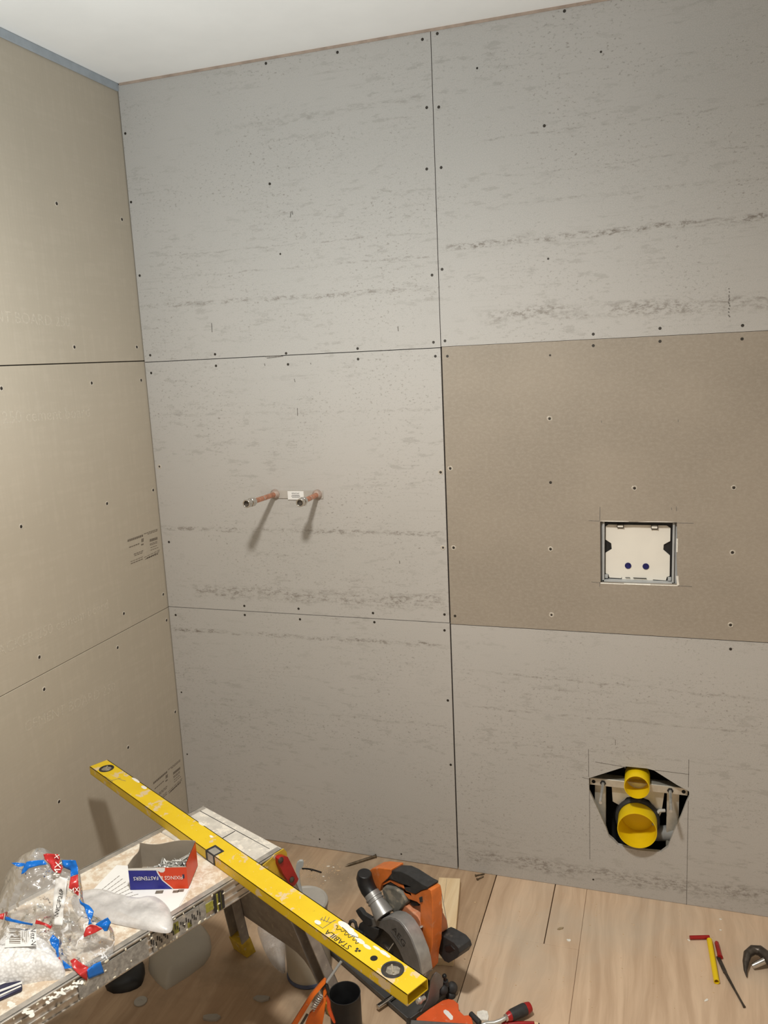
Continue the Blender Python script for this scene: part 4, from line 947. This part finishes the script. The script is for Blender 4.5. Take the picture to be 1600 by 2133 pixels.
a, b = [V(LO) + l1 * onp(*q, LO, l1, l2)[0] + l2 * onp(*q, LO, l1, l2)[1] for q in z1([(372, 1072), (376, 1240)])]
r = (b - a).normalized(); tt = text('lettering', 'Vitr-V', .0135, (a + b) / 2, r, LN.cross(r), M['ink'], lab, off=.0009); tt.location = (0, 0, 0)
# striped packet at the frame edge
mb = MB(); pk = thing('striped_packet', 'navy packet with white stripes lying at the near end of the platform', 'packet', onz(10, 2080, .5))
pol = [(-60, 2060), (0, 2043), (42, 2031), (46, 2052), (46, 2058), (0, 2078), (-60, 2105)]
MB().prism([(onz(a, b, .508).x, onz(a, b, .508).y) for a, b in pol], V((0, 0, .5002)), EX, EY, .0078).build('wrapper', M['navy'], pk, .003)
mb = MB()
for (p, q, wd) in (((-40, 2068), (44, 2034), .0015), ((-40, 2082), (46, 2047), .0022), ((-40, 2094), (44, 2054), .0015)):
    a, b = onz(*p, .5082), onz(*q, .5082); mb.tube([a, (a + b) / 2 + V((0, 0, .001)), b], wd, 6)
mb.build('white_stripe', M['boxwhite'], pk)

# ------------------------------------------------------------------ under the platform
wbag = pillow('plastic_bag', [(309, 1999), (312, 2022), (340, 2052), (358, 2048), (425, 2002), (440, 1965), (425, 1925), (370, 1900), (318, 1945)], 0, .030, M['bagwhite'], nz=.35, ns=5, smooth=2, pw=.8)
tag(recenter(wbag, onz(340, 2040, 0)), 'milky white plastic bag lying on the floor below the platform', 'bag')
bb = pillow('bin_liner', [(222, 2056), (252, 2062), (285, 2052), (298, 2036), (300, 2003), (270, 1978), (215, 2010)], 0, .03, M['black'], nz=.15, ns=8, smooth=2)
tag(recenter(bb, onz(260, 2050, 0)), 'black plastic bundle on the floor beneath the platform edge', 'bag')
cf = pillow('polythene_scrap', [(536, 1925), (560, 1935), (592, 1950), (594, 1985), (592, 2020), (572, 2008), (556, 1985), (545, 1960)], 0, .03, film_mat('thin_polythene', .42, (.62, .58, .55), .3), nz=.5, ns=20)
tag(recenter(cf, onz(570, 1990, 0)), 'crumpled clear polythene on the floor behind the yellow foot', 'packaging')
# white tub
TC = V((.672, -.548, 0)) + D * .02; tr_ = .058
t = thing('plastic_tub', 'tall milky white plastic tub with grey lid standing behind the platform leg', 'tub', TC)
MB().lathe([(tr_ - .004, .001), (tr_ - .002, .012), (tr_ - .001, .02), (tr_, .19), (tr_ + .001, .207), (tr_ - .004, .207)], TC, U, 48).build('body', M['tub'], t)
MB().lathe([(tr_ - .006, 0), (tr_ - .001, .0), (tr_ + .0008, .003), (tr_ - .0005, .011), (tr_ - .006, .011)], TC, U, 48).build('base_rim', M['tubblue'], t)
MB().lathe([(tr_ + .0015, .199), (tr_ + .003, .202), (tr_ + .003, .212), (tr_ + .001, .2145), (tr_ - .002, .213), (tr_ - .004, .2115), (.001, .2115)], TC, U, 48).build('lid', M['lid'], t)
# grey curved lever standing by the tub lid
LOv = TC + U * .212 + (V((-.05, .022, 0))); le1 = CR.copy(); le1.z = 0; le1.normalize(); le2 = EZ
lvx = zz([(845, 545), (890, 510), (950, 508), (972, 540), (965, 610), (900, 690), (885, 760), (905, 950), (930, 1050), (945, 1140), (900, 1150), (870, 1060), (845, 950), (840, 780), (815, 700), (825, 600)], 530, 1740, 9.41)
pol = [onp(a, b, LOv, le1, le2) for a, b in lvx]
o = MB().prism(pol, LOv, le1, le2, .007).build('plastic_lever', M['handlegrey'], None, .0022, seg=3)
tag(recenter(o, LOv), 'curved pale grey plastic lever standing upright on the tub lid', 'lever')
mn = min(v.co.z for v in o.data.vertices) + o.location.z; o.location.z += .2118 - mn
# black pot
PC = onz(718, 2068, .15); PC.z = 0
t = MB().lathe([(.034, 0), (.0362, .002), (.0362, .148), (.0368, .150), (.0350, .150), (.0344, .148), (.0335, .004), (.002, .004)], PC, U, 40).build('plastic_pot', M['black'])
tag(recenter(t, PC), 'open black plastic pot standing upright beside the orange gun', 'pot')
# ------------------------------------------------------------------ orange sealant gun
GO = onz(682, 2040, .215); g1 = CR.copy(); g1.z = 0; g1.normalize(); g2 = (U * .92 + V((-g1.y, g1.x, 0)) * .39).normalized(); gn = g1.cross(g2)
def gz(p): return onp(580 + p[0] / 8.42, 2000 + p[1] / 8.42, GO, g1, g2)
t = thing('sealant_gun', 'bright orange sealant gun with coil spring and steel rod leaning near the black pot', 'sealant gun', onz(640, 2133, .03))
def gpoly(name, pts, th, mat, back=0, bev=.0012, par=None): return MB().prism([gz(p) for p in pts], GO, g1, g2, th, back).build(name, mat, par or t, bev)
ext = 1560
gpoly('frame_bar', [(800, 325), (835, 345), (832, 385), (640, 610), (505, 835), (330, 1120), (100, ext), (-30, ext), (230, 1120), (400, 850), (560, 600), (730, 400)], .018, M['brightorange'], -.009)
gpoly('body', [(785, 530), (830, 505), (845, 590), (800, 660), (850, 670), (815, 820), (800, 960), (770, 1120), (720, ext), (430, ext), (470, 1120), (540, 950), (640, 860), (735, 760), (780, 700)], .014, M['brightorange'], -.016)
gpoly('trigger', [(840, 605), (880, 660), (910, 720), (918, 830), (955, 950), (1005, 1090), (975, 1095), (900, 960), (855, 830), (850, 700)], .010, simple('deep_orange_paint', (.46, .06, .01), .4, var=.2), -.004)
gpoly('channel', [(500, 900), (540, 920), (420, 1120), (240, ext), (190, ext), (370, 1120)], .004, M['darksteel'], .009)
mb = MB(); a, b = gz((765, 585)), gz((600, 850)); pts = []
pa, pb_ = GO + g1 * a[0] + g2 * a[1] + gn * .006, GO + g1 * b[0] + g2 * b[1] + gn * .006; dd = (pb_ - pa); x, y = basis(dd)
for i in range(140):
    f = i / 139; an = f * 2 * PI * 8; pts.append(pa + dd * f + (x * math.cos(an) + y * math.sin(an)) * .0052)
mb.tube(pts, .0013, 6); mb.build('spring', M['zinc'], t)
a, b = gz((1105, 20)), gz((845, 395)); pa, pb_ = GO + g1 * a[0] + g2 * a[1], GO + g1 * b[0] + g2 * b[1]
MB().cyl(pa, pb_, .0032, seg=12).build('rod', M['greyplas'], t)
mb = MB(); a, b = gz((840, 420)), gz((890, 560)); mb.cyl(GO + g1 * a[0] + g2 * a[1] + gn * .004, GO + g1 * b[0] + g2 * b[1] + gn * .004, .004, .003, 10); mb.build('catch', M['black'], t, .0006)

# ------------------------------------------------------------------ circular saw
sa = math.radians(-32); F = V((math.cos(sa), math.sin(sa), 0)); Lx = V((F.y, -F.x, 0))
FC = onz(852, 2122, .018)                       # front corner of the base, blade side
SB = V((FC.x, FC.y, 0))
saw = thing('circular_saw', 'orange and grey circular saw resting on its base on the plywood floor', 'circular saw', SB - F * .15 - Lx * .06)
def spt(f, l, z): return SB + F * f + Lx * l + U * z
def R3(p): return (700 + p[0] / 5.3333, 1780 + p[1] / 5.3333)
def slayer(name, pts, l, th, mat, bev=.002, par=None, seg=2, conv=R3):   # outline on a plane l from the blade-side base edge, thickness th going away from the viewer
    O2 = spt(0, l, 0); e1_, e2_ = F, U
    pol = [onp(*conv(p), O2, e1_, e2_) for p in pts]
    pol = [(a, max(b, .004)) for a, b in pol]
    n = e1_.cross(e2_); sgn = 1 if n.dot(Lx) < 0 else -1
    return MB().prism(pol, O2, e1_, e2_, th if sgn > 0 else -th).build(name, mat, par or saw, bev, seg=seg)
mb = MB()
mb.obox(spt(-.17, -.062, .004), F, Lx, U, (.34, .124, .004))
for (f0, l0, sf, sl) in ((-.17, -.002, .34, .004), (-.17, -.122, .34, .004), (-.002, -.062, .004, .124), (-.338, -.062, .004, .124)): mb.obox(spt(f0, l0, .009), F, Lx, U, (sf, sl, .014))
mb.build('base_plate', simple('dark_base_steel', (.10, .098, .095), .45, .5, var=.15), saw, .0015)
G0 = -.028
outer = [(395, 715), (440, 728), (490, 738), (545, 725), (600, 715), (650, 725), (700, 752), (745, 800), (790, 870), (830, 940), (868, 1040), (900, 1120), (925, 1220), (945, 1340)]
inner = [(800, 1400), (775, 1250), (745, 1160), (700, 1060), (650, 970), (590, 890), (520, 830), (450, 800), (380, 808)]
gf = slayer('blade_guard', outer + inner, G0, .004, M['sawgrey'], .001)
slayer('guard_rim', [(395, 700), (440, 712), (490, 722), (545, 700), (600, 690), (660, 705), (715, 742), (760, 792), (805, 862), (845, 932), (883, 1032), (915, 1112), (940, 1212), (958, 1340), (800, 1400), (775, 1250), (745, 1160), (700, 1060), (650, 970), (590, 890), (520, 830), (450, 800), (380, 808)], G0 - .004, .034, M['sawlight'], .004, seg=3)
c0_ = onp(*R3((560, 1080)), spt(0, G0 - .014, 0), F, U)
bc = spt(0, G0 - .014, 0) + F * c0_[0] + U * max(c0_[1], .095)
mb = MB(); mb.cyl(bc, bc - Lx * .02, .088, seg=48); mb.build('lower_guard', simple('dark_lower_guard', (.055, .052, .048), .45, .4, var=.2), saw, .002)
mb = MB(); mb.cyl(bc + Lx * .006, bc - Lx * .002, .022, seg=24); mb.cyl(bc + Lx * .010, bc + Lx * .004, .009, seg=6); mb.build('blade_bolt', M['darksteel'], saw, .001)
mb = MB(); q = [onp(*R3(p), spt(0, G0 - .006, 0), F, U) for p in ((640, 985), (580, 1070))]; a, b = [spt(0, G0 - .006, 0) + F * x[0] + U * x[1] for x in q]; mb.tube([a, b], .0014, 6); mb.build('guard_lever_wire', M['zinc'], saw)
# lettering on the guard
a, b = [spt(0, G0, 0) + F * onp(*R3(p), spt(0, G0, 0), F, U)[0] + U * onp(*R3(p), spt(0, G0, 0), F, U)[1] for p in ((648, 836), (752, 990))]
r = (b - a).normalized(); text('lettering', 'AEG', .027, (a + b) / 2, r, Lx.cross(r), M['ink'], gf, stretch=1.0, off=.0004)
a, b = [spt(0, G0, 0) + F * onp(*R3(p), spt(0, G0, 0), F, U)[0] + U * onp(*R3(p), spt(0, G0, 0), F, U)[1] for p in ((612, 852), (735, 1028))]
MB().tube([a + Lx * .0003, b + Lx * .0003], .0009, 5).build('underline', M['ink'], gf)
# dust port and hose stub
def sp3(p, l):
    O2 = spt(0, l, 0); u_, v_ = onp(*R3(p), O2, F, U); return O2 + F * u_ + U * v_
p = [sp3((540, 680), -.045), sp3((470, 560), -.045), sp3((395, 430), -.045)]
dv = (p[2] - p[0]).normalized(); Lt = (p[2] - p[0]).length
prof = [(.026, 0), (.0235, .02), (.0205, Lt * .55), (.0205, Lt * .62), (.0225, Lt * .64), (.0225, Lt * .68), (.0205, Lt * .70), (.0205, Lt * .76), (.0225, Lt * .78), (.0225, Lt * .84), (.0205, Lt * .86), (.0205, Lt), (.012, Lt)]
MB().lathe(prof, p[0], dv, 28).build('dust_port', M['sawlight'], saw)
h = [sp3((400, 445), -.045), sp3((360, 385), -.045), sp3((330, 315), -.045), sp3((315, 255), -.045), sp3((318, 205), -.045)]
MB().tube(h, .02, 24, [.0195, .0205, .021, .021, .018]).build('hose_stub', M['black'], saw, .002)
# levers at the back
slayer('depth_lever', [(215, 625), (245, 600), (270, 615), (300, 660), (390, 715), (400, 790), (360, 800), (300, 750), (250, 690)], G0 + .002, .012, M['rubber'], .002)
slayer('rear_bracket', [(255, 770), (300, 740), (380, 790), (470, 830), (460, 900), (420, 960), (330, 900), (260, 860), (240, 815)], G0 + .001, .03, M['rubber'], .003)
mb = MB(); mb.tube([sp3(q_, G0 + .006) for q_ in ((150, 775), (160, 745), (190, 735), (215, 755), (225, 800), (235, 840), (300, 880))], .0042, 10); mb.build('guard_hook', M['rubber'], saw)
# motor housing
slayer('gear_housing', [(505, 385), (545, 350), (640, 370), (720, 420), (755, 470), (775, 545), (745, 580), (690, 660), (620, 640), (545, 560)], -.07, .07, M['sawdusty'], .008, seg=3)
slayer('motor_housing', [(720, 600), (770, 560), (830, 620), (900, 680), (945, 760), (950, 860), (930, 1000), (880, 1000), (870, 900), (800, 770), (690, 660)], -.075, .075, M['salmon'], .008, seg=3)
slayer('motor_fin', [(745, 720), (810, 720), (840, 745), (790, 770), (850, 830), (930, 800), (945, 820), (880, 880), (840, 860)], -.068, .02, M['sawlight'], .002)
# handle
slayer('rear_housing', [(360, 185), (400, 155), (470, 148), (610, 165), (612, 215), (565, 275), (505, 325), (495, 405), (455, 420), (420, 370), (395, 300), (385, 230)], -.072, .042, M['orange'], .006, seg=3)
grip = slayer('grip', [(608, 180), (720, 188), (800, 225), (960, 330), (1020, 360), (1015, 385), (945, 400), (885, 440), (800, 415), (765, 395), (745, 335), (690, 320), (600, 275), (520, 320), (505, 318), (570, 262)], -.074, .036, M['rubber'], .006, seg=3)
slayer('handle_frame', [(500, 325), (600, 278), (700, 325), (745, 345), (780, 400), (880, 445), (945, 405), (1025, 380), (1055, 400), (1070, 480), (1075, 700), (1070, 1000), (1045, 1120), (1032, 1270), (985, 1330), (960, 1300), (960, 1150), (935, 1040), (935, 560), (900, 530), (810, 500), (760, 440), (735, 375), (700, 365), (600, 305), (512, 348)], -.076, .032, M['orange'], .005, seg=3)
slayer('handle_lining', [(512, 348), (600, 305), (700, 362), (735, 385), (755, 440), (730, 430), (680, 400), (600, 345), (530, 365)], -.078, .03, M['black'], .002)
slayer('trigger', [(815, 510), (900, 535), (920, 575), (850, 575), (825, 560)], -.082, .018, M['black'], .003)
slayer('lock_button', [(920, 480), (950, 470), (955, 530), (930, 535)], -.073, .004, M['rubber'], .001)
mb = MB(); mb.cyl(sp3((1060, 425), -.10), sp3((1080, 425), -.10), .006, seg=14); mb.build('lock_knob', M['rubber'], saw, .001)
# front knob
slayer('knob_arm', [(1070, 680), (1100, 715), (1135, 790), (1145, 880), (1120, 910), (1140, 1000), (1090, 1015), (1070, 960), (1065, 800)], -.115, .03, M['salmon'], .005, seg=3)
kn = slayer('front_knob', [(1110, 905), (1145, 890), (1190, 910), (1310, 980), (1360, 1040), (1375, 1095), (1345, 1150), (1250, 1205), (1205, 1185), (1150, 1110), (1085, 1020), (1140, 1000)], -.118, .042, M['rubber'], .010, seg=4)
slayer('knob_ridge', [(1200, 1015), (1270, 1005), (1320, 1060), (1260, 1090), (1215, 1080)], -.1165, .004, M['black'], .002, par=kn)
# bevel quadrant at the front edge
def fz(p): return onp(*R3(p), spt(.001, 0, 0), -Lx, U)
qa = spt(.001, 0, 0)
pol = [fz(p_) for p_ in ((930, 1745), (1010, 1600), (1035, 1480), (1040, 1400), (1070, 1330), (1110, 1300), (1150, 1325), (1185, 1385), (1180, 1450), (1145, 1490), (1135, 1600), (1090, 1650), (1000, 1710))]
pol = [(a_, max(b_, .006)) for a_, b_ in pol]
MB().prism(pol, qa, -Lx, U, .0035, 0).build('bevel_quadrant', M['sawgrey'], saw, .001)
pol = [fz(p_) for p_ in ((1000, 1480), (990, 1410), (1020, 1335), (1075, 1295), (1110, 1300), (1070, 1330), (1040, 1400), (1030, 1480), (1010, 1590), (1000, 1560))]
pol = [(a_, max(b_, .006)) for a_, b_ in pol]
MB().prism(pol, qa - F * .012, -Lx, U, .0035, 0).build('quadrant_slot', M['zinc'], saw, .0008)
def kz(p_, off=.0):
    u_, v_ = fz(p_); return qa + (-Lx) * u_ + U * v_ + F * off
mb = MB(); c1_ = kz((1190, 1500)); mb.sphere(c1_, (.0125, .0125, .013), None, 16); c2_ = kz((1290, 1480)); mb.sphere(c2_, (.014, .014, .015), None, 16); mb.sphere(kz((1270, 1560)), (.014, .013, .011), None, 14)
mb.tube([kz((1225, 1460)), kz((1215, 1400))], .007, 12); mb.build('bevel_knob', M['rubber'], saw)
mb = MB(); mb.sphere(kz((1205, 1350)), .006, None, 12); mb.tube([kz((1205, 1350)), kz((1215, 1410))], .0035, 8); mb.build('bevel_pin', M['black'], saw)
mb = MB(); mb.sphere(kz((930, 1620)), (.008, .008, .010), None, 12); mb.tube([kz((900, 1640)), kz((985, 1590))], .0055, 10); mb.build('bevel_pivot', M['zinc'], saw)
mb = MB(); rp = onz(786, 2098, .014); mb.cyl(rp, rp - Lx * .16, .0062, seg=18); mb.build('guide_rod', M['chrome'], saw, .0012)

# ------------------------------------------------------------------ orange hand saw at the frame edge
def R4(p): return (840 + p[0] / 5.517, 2010 + p[1] / 5.517)
t = thing('hand_saw', 'red-orange plastic hand saw handle with grey steel edge lying against the circular saw', 'hand saw', onz(930, 2133, 0))
HZ = .026
def hpoly(pts, z=HZ, conv=R4): return [(onz(*conv(p), z).x, onz(*conv(p), z).y) for p in pts]
MB().prism(hpoly([(150, 612), (300, 500), (450, 405), (520, 388), (580, 398), (635, 445), (640, 520), (700, 578), (750, 572), (790, 612), (802, 665), (800, 760), (400, 760), (160, 640)]), V((0, 0, .003)), EX, EY, HZ - .003).build('handle', M['redorange'], t, .005, seg=3)
MB().prism(hpoly([(462, 525), (485, 512), (520, 530), (572, 590), (570, 625), (545, 632), (500, 585), (465, 548)], HZ + .0006), V((0, 0, HZ - .001)), EX, EY, .0016).build('oval_inset', M['boxwhite'], t, .0008)
a, b = onz(*R4((85, 622)), .034), onz(*R4((850, 674)), .034); d = (b - a).normalized(); nn = V((d.y, -d.x, 0))
MB().obox((a + b) / 2 + nn * .012 + V((0, 0, -.017)), d, nn, U, ((b - a).length, .024, .033)).build('steel_edge', M['sawgrey'], t, .003)
mb = MB(); mb.obox(a + nn * .012 - d * .004 + V((0, 0, -.016)), d, nn, U, (.010, .030, .034)); mb.build('end_block', M['darksteel'], t, .002)
a, b = onz(*R4((775, 560)), .024), onz(*R4((880, 668)), .024); MB().cyl(a, b, .0065, seg=16).build('peg', M['rubber'], t, .0015)
# trowel
t = thing('trowel', 'trowel with red and black grip and curved steel neck at the bottom frame edge', 'trowel', onz(1080, 2105, 0))
hz_ = .020; ha, hb = onz(*R4((1185, 605)), hz_), onz(*R4((1462, 478)), hz_); hd = hb - ha
prof = [(.0075, 0), (.0105, .006), (.0125, hd.length * .25), (.013, hd.length * .6), (.0135, hd.length * .85), (.0115, hd.length * .98), (.004, hd.length)]
MB().lathe(prof, ha, hd, 24).build('handle', M['red'], t)
MB().lathe([(.0119, hd.length * .17), (.0132, hd.length * .24), (.0139, hd.length * .55), (.0142, hd.length * .74), (.0135, hd.length * .79), (.0118, hd.length * .79)], ha, hd, 24).build('grip', M['rubber'], t)
MB().cyl(ha - hd.normalized() * .004, ha + hd.normalized() * .005, .0082, seg=20).build('ferrule', M['chrome'], t, .001)
mb = MB(); mb.tube([ha] + [onz(*R4(p), z) for p, z in (((1120, 640), .018), ((1050, 665), .014), ((960, 672), .010), ((900, 690), .007), ((905, 790), .005))], .005, 12); mb.build('neck', M['zinc'], t)
mb = MB(); mb.prism(hpoly([(880, 760), (860, 1000), (1060, 1020), (1000, 790)], .003), V((0, 0, .0015)), EX, EY, .002); mb.build('blade', M['zinc'], t)
# red pencil
t = thing('pencil', 'red carpenter pencil lying on the floor just below the trowel grip', 'pencil', onz(1080, 2131, 0))
pa, pb_ = onz(*R4((1130, 672)), .005), onz(*R4((1508, 674)), .005); dv = (pb_ - pa).normalized()
MB().cyl(pa, pb_, .0052, seg=8).build('barrel', M['red'], t, .0006)
MB().cyl(pb_, pb_ + dv * .009, .0050, .0022, 10).build('sharpened_wood', M['pine'], t); MB().cyl(pb_ + dv * .009, pb_ + dv * .012, .0022, .001, 8).build('lead', M['black'], t)

# ------------------------------------------------------------------ timber offcut
tp = [onz(914.5, 1827, .022), onz(959, 1830, .022), onz(942, 1975, .022), onz(893, 1975, .022)]
ed = (tp[0] - tp[3]); ed.z = 0; ed = V((tp[1] - V((1.028, -.355, .022))).to_tuple()); ed.z = 0; ed.normalize(); ew = V((ed.y, -ed.x, 0))
wt = (tp[1] - tp[0]).length
t = thing('timber_offcut', 'short pale pine offcut with a pencil line lying behind the saw', 'timber', tp[0] * 1)
tl_ = .34; tc = (tp[0] + tp[1]) / 2 - ed * tl_ / 2; tc.z = .011
MB().obox(tc, ew, ed, U, (wt, tl_, .022)).build('batten', M['pine'], t, .001)
mb = MB()
for p, q, wd in (((917, 1844), (938, 1960), .0008), ((931, 1830), (925, 1880), .0003)):
    a, b = onz(*p, .0222), onz(*q, .0222); d = (b - a).normalized(); n_ = V((-d.y, d.x, 0)) * wd; z = V((0, 0, .0002)); mb.quad(a + n_ + z, b + n_ + z, b - n_ + z, a - n_ + z)
mb.build('pencil_line', M['pencil'], t)

# ------------------------------------------------------------------ small things on the floor
a, b = onz(718.5, 1804, .0045), onz(783, 1783, .006); d = (b - a).normalized()
if b.y > -.004: b.y = -.004
t = thing('nail', 'thick dark nail lying on the floor below the wall left of the saw', 'nail', V((a.x, a.y, 0)))
mb = MB(); mb.lathe([(.0005, 0), (.0038, .012), (.0042, .03), (.0045, (b - a).length * .98)], a, d, 14); mb.build('shank', M['brownsteel'], t)
mb = MB(); mb.lathe([(.0045, 0), (.0062, .0015), (.0062, .003), (.001, .0032)], b - d * .002, d, 14); mb.build('flat_head', M['brownsteel'], t)
def loose_screw(p, q, lab):
    a, b = onz(*p, .0035), onz(*q, .0030); d = b - a; Ls = d.length
    mb = MB(); mb.lathe([(.001, 0), (.0042, .0002), (.0042, .0012), (.002, .0045), (.0019, Ls * .45)] + [(.0016 + (.0006 if i % 2 else 0), Ls * .45 + i * Ls * .03) for i in range(16)] + [(.0003, Ls)], a, d, 12)
    o = mb.build('wood_screw', M['brownsteel']); tag(recenter(o, V((a.x, a.y, 0))), lab, 'screw', 'loose screws by the wall')
loose_screw((990, 1824), (1010, 1820), 'upper brass-coloured screw of the pair lying at the wall base')
loose_screw((994, 1832), (1008, 1825), 'lower brass-coloured screw of the pair lying at the wall base')
mb = MB(); mb.tube([onz(*p, .003) for p in ((629, 1809), (641, 1809.5), (650, 1811), (660, 1814), (669.5, 1817))], .0022, 8); mb.sphere(onz(649, 1812.5, .003), .003, None, 8)
o = mb.build('cable_offcut', M['black']); tag(recenter(o, onz(650, 1812, 0)), 'short curved black cable offcut on the floor beside the grey lever', 'cable')
# red tube, yellow tube, red handled file
o = MB().cyl(onz(1437, 1953, .0055), onz(1478, 1952, .0055), .0053, seg=18).build('plastic_tube', M['red'], None, .0008); tag(recenter(o, onz(1457, 1953, 0)), 'short red plastic tube lying at the top of the yellow tube', 'tube')
a, b = onz(1478, 1958, .0072), onz(1493, 2045, .0072); o = MB().cyl(a, b, .0071, seg=24, hollow=.0018).build('plastic_tube', M['ycap']); tag(recenter(o, V((a.x, a.y, 0))), 'long open yellow plastic tube lying on the floor', 'tube')
t = thing('file', 'thin steel file with red handle lying beside the yellow tube', 'file', onz(1500, 1990, 0))
a, b = onz(1492.5, 1962, .0065), onz(1500.5, 1994, .0065); MB().lathe([(.0035, 0), (.0055, .004), (.0055, (b - a).length * .75), (.0068, (b - a).length), (.003, (b - a).length)], a, b - a, 18).build('handle', M['red'], t)
c_, d_, e_ = onz(1496, 1993, .004), onz(1511, 2026, .004), onz(1551, 2098, .003)
dd = (d_ - c_).normalized(); n_ = V((-dd.y, dd.x, 0))
MB().obox((c_ + d_) / 2, dd, n_, U, ((d_ - c_).length, .0095, .005)).build('blade', M['darksteel'], t, .001)
MB().tube([d_ - dd * .003, d_.lerp(e_, .5), d_.lerp(e_, .9), e_], .003, 10, [.0042, .0028, .0026, .0034]).build('shaft', M['darksteel'], t)
# claw hammer
def R8(p, z): return onz(1400 + p[0] / 8, 1880 + p[1] / 8, z)
t = thing('claw_hammer', 'dark steel claw hammer head lying on the floor at the edge of the picture', 'hammer', R8((1350, 1100), 0))
pts = [R8((1245, 1235), .006), R8((1225, 1130), .010), R8((1230, 990), .017), R8((1260, 860), .024), R8((1350, 790), .028), R8((1460, 800), .028), R8((1560, 880), .028), R8((1660, 990), .028), R8((1800, 1130), .028)]
MB().tube(pts, .01, 16, [.0015, .0045, .008, .0105, .0120, .0130, .0135, .0135, .014]).build('claw', M['darksteel'], t)
a, b = R8((1340, 1060), .010), R8((1560, 960), .024); MB().tube([a, a.lerp(b, .2), b], .01, 18, [.0065, .0075, .0085]).build('nail_starter', M['chrome'], t)
MB().cyl(R8((1640, 960), .028), R8((1900, 600), .026), .013, .015, 16).build('shaft', M['rubber'], t)

# chips and crumbs
def chip(px, py, s, lab, mat='plasterwhite', ang=0, squash=.5, name='plaster_chip', z=0):
    p = onz(px, py, z); mb = MB(); rr = random.Random(int(px * 7 + py)); n = 7
    pol = [(s * (1 + .35 * rr.uniform(-1, 1)) * math.cos(2 * PI * i / n + ang), s * squash * (1 + .35 * rr.uniform(-1, 1)) * math.sin(2 * PI * i / n + ang)) for i in range(n)]
    R_ = Matrix.Rotation(ang, 2); pol = [tuple(R_ @ V(q)) for q in pol]
    mb.prism(pol, p, EX, EY, max(.0016, s * .32)); o = mb.build(name, M[mat], None, .0004); tag(recenter(o, p), lab, 'chip', 'crumbs on the floor' if z == 0 else None); return o
chip(1007, 2118, .017, 'large grey-white plaster lump behind the trowel neck', squash=.9)
chip(1185, 1959, .0055, 'white crumb in front of the notched floor seam', squash=.9)
chip(1168, 1935, .009, 'brown splinter beside the notched floor seam', 'tan', .6, .35)
chip(1472, 2084, .0065, 'white crumb left of the steel file tip', ang=.9)
chip(1435, 1959, .0045, 'white crumb just below the short red tube', ang=-.8)
chip(1501, 1915, .004, 'white crumb near the wall right of the red tube')
chip(1501, 1938, .004, 'white crumb beside the top of the red file handle')
chip(684, 1805, .005, 'pale crumb on the floor left of the dark nail', ang=.4)
chip(695, 1807, .0035, 'tiny pale crumb touching the point of the dark nail')
chip(705, 1814, .008, 'long pale wood splinter below the dark nail point', 'sawdust', .35, .25, 'wood_splinter')
chip(674, 1826, .004, 'pale crumb beside the black cable offcut')
chip(678, 1835, .003, 'smallest pale crumb above the tub lid')
chip(275, 2048, .006, 'white crumb in front of the black bundle', squash=.8)
chip(545, 2082, .019, 'grey-white flat flake on the floor left of the tub', 'lid', .3, .55)
chip(440, 2122, .02, 'grey rubble lump on the floor under the platform', 'lid', .2, .6)
chip(968, 1998, .002, 'dark speck at the floor seam', 'tan')
p = onz(293, 2087, 0); o = MB().lathe([(.012, 0), (.0165, .0005), (.0165, .003), (.0155, .004), (.005, .004), (.004, .003), (.0005, .003)], p, U, 26).build('plaster_disc', M['lid']); tag(recenter(o, p), 'round grey-white disc lying on the floor under the platform', 'disc')
chip(990, 1880, .004, 'pale chip right of the pine offcut', 'sawdust', .3, .4, 'wood_splinter')
chip(952, 1942, .009, 'curled pale shaving beside the pine offcut', 'sawdust', .5, .3, 'wood_splinter')
# fine sawdust nobody could count
mb = MB()
for i in range(220):
    px = random.gauss(660, 26); py = random.gauss(1815, 12)
    if i > 150: px, py = random.uniform(900, 1500), random.uniform(1880, 2100)
    p = onz(px, py, .0006)
    if p.y > -.02: continue
    s = random.uniform(.0007, .0019); mb.obox(p, V((math.cos(i), math.sin(i), 0)), V((-math.sin(i), math.cos(i), 0)), U, (s * 2.2, s, .001))
o = mb.build('sawdust', M['sawdust']); o['kind'] = 'stuff'; o['label'] = 'fine pale sawdust scattered over the plywood floor'; o['category'] = 'sawdust'
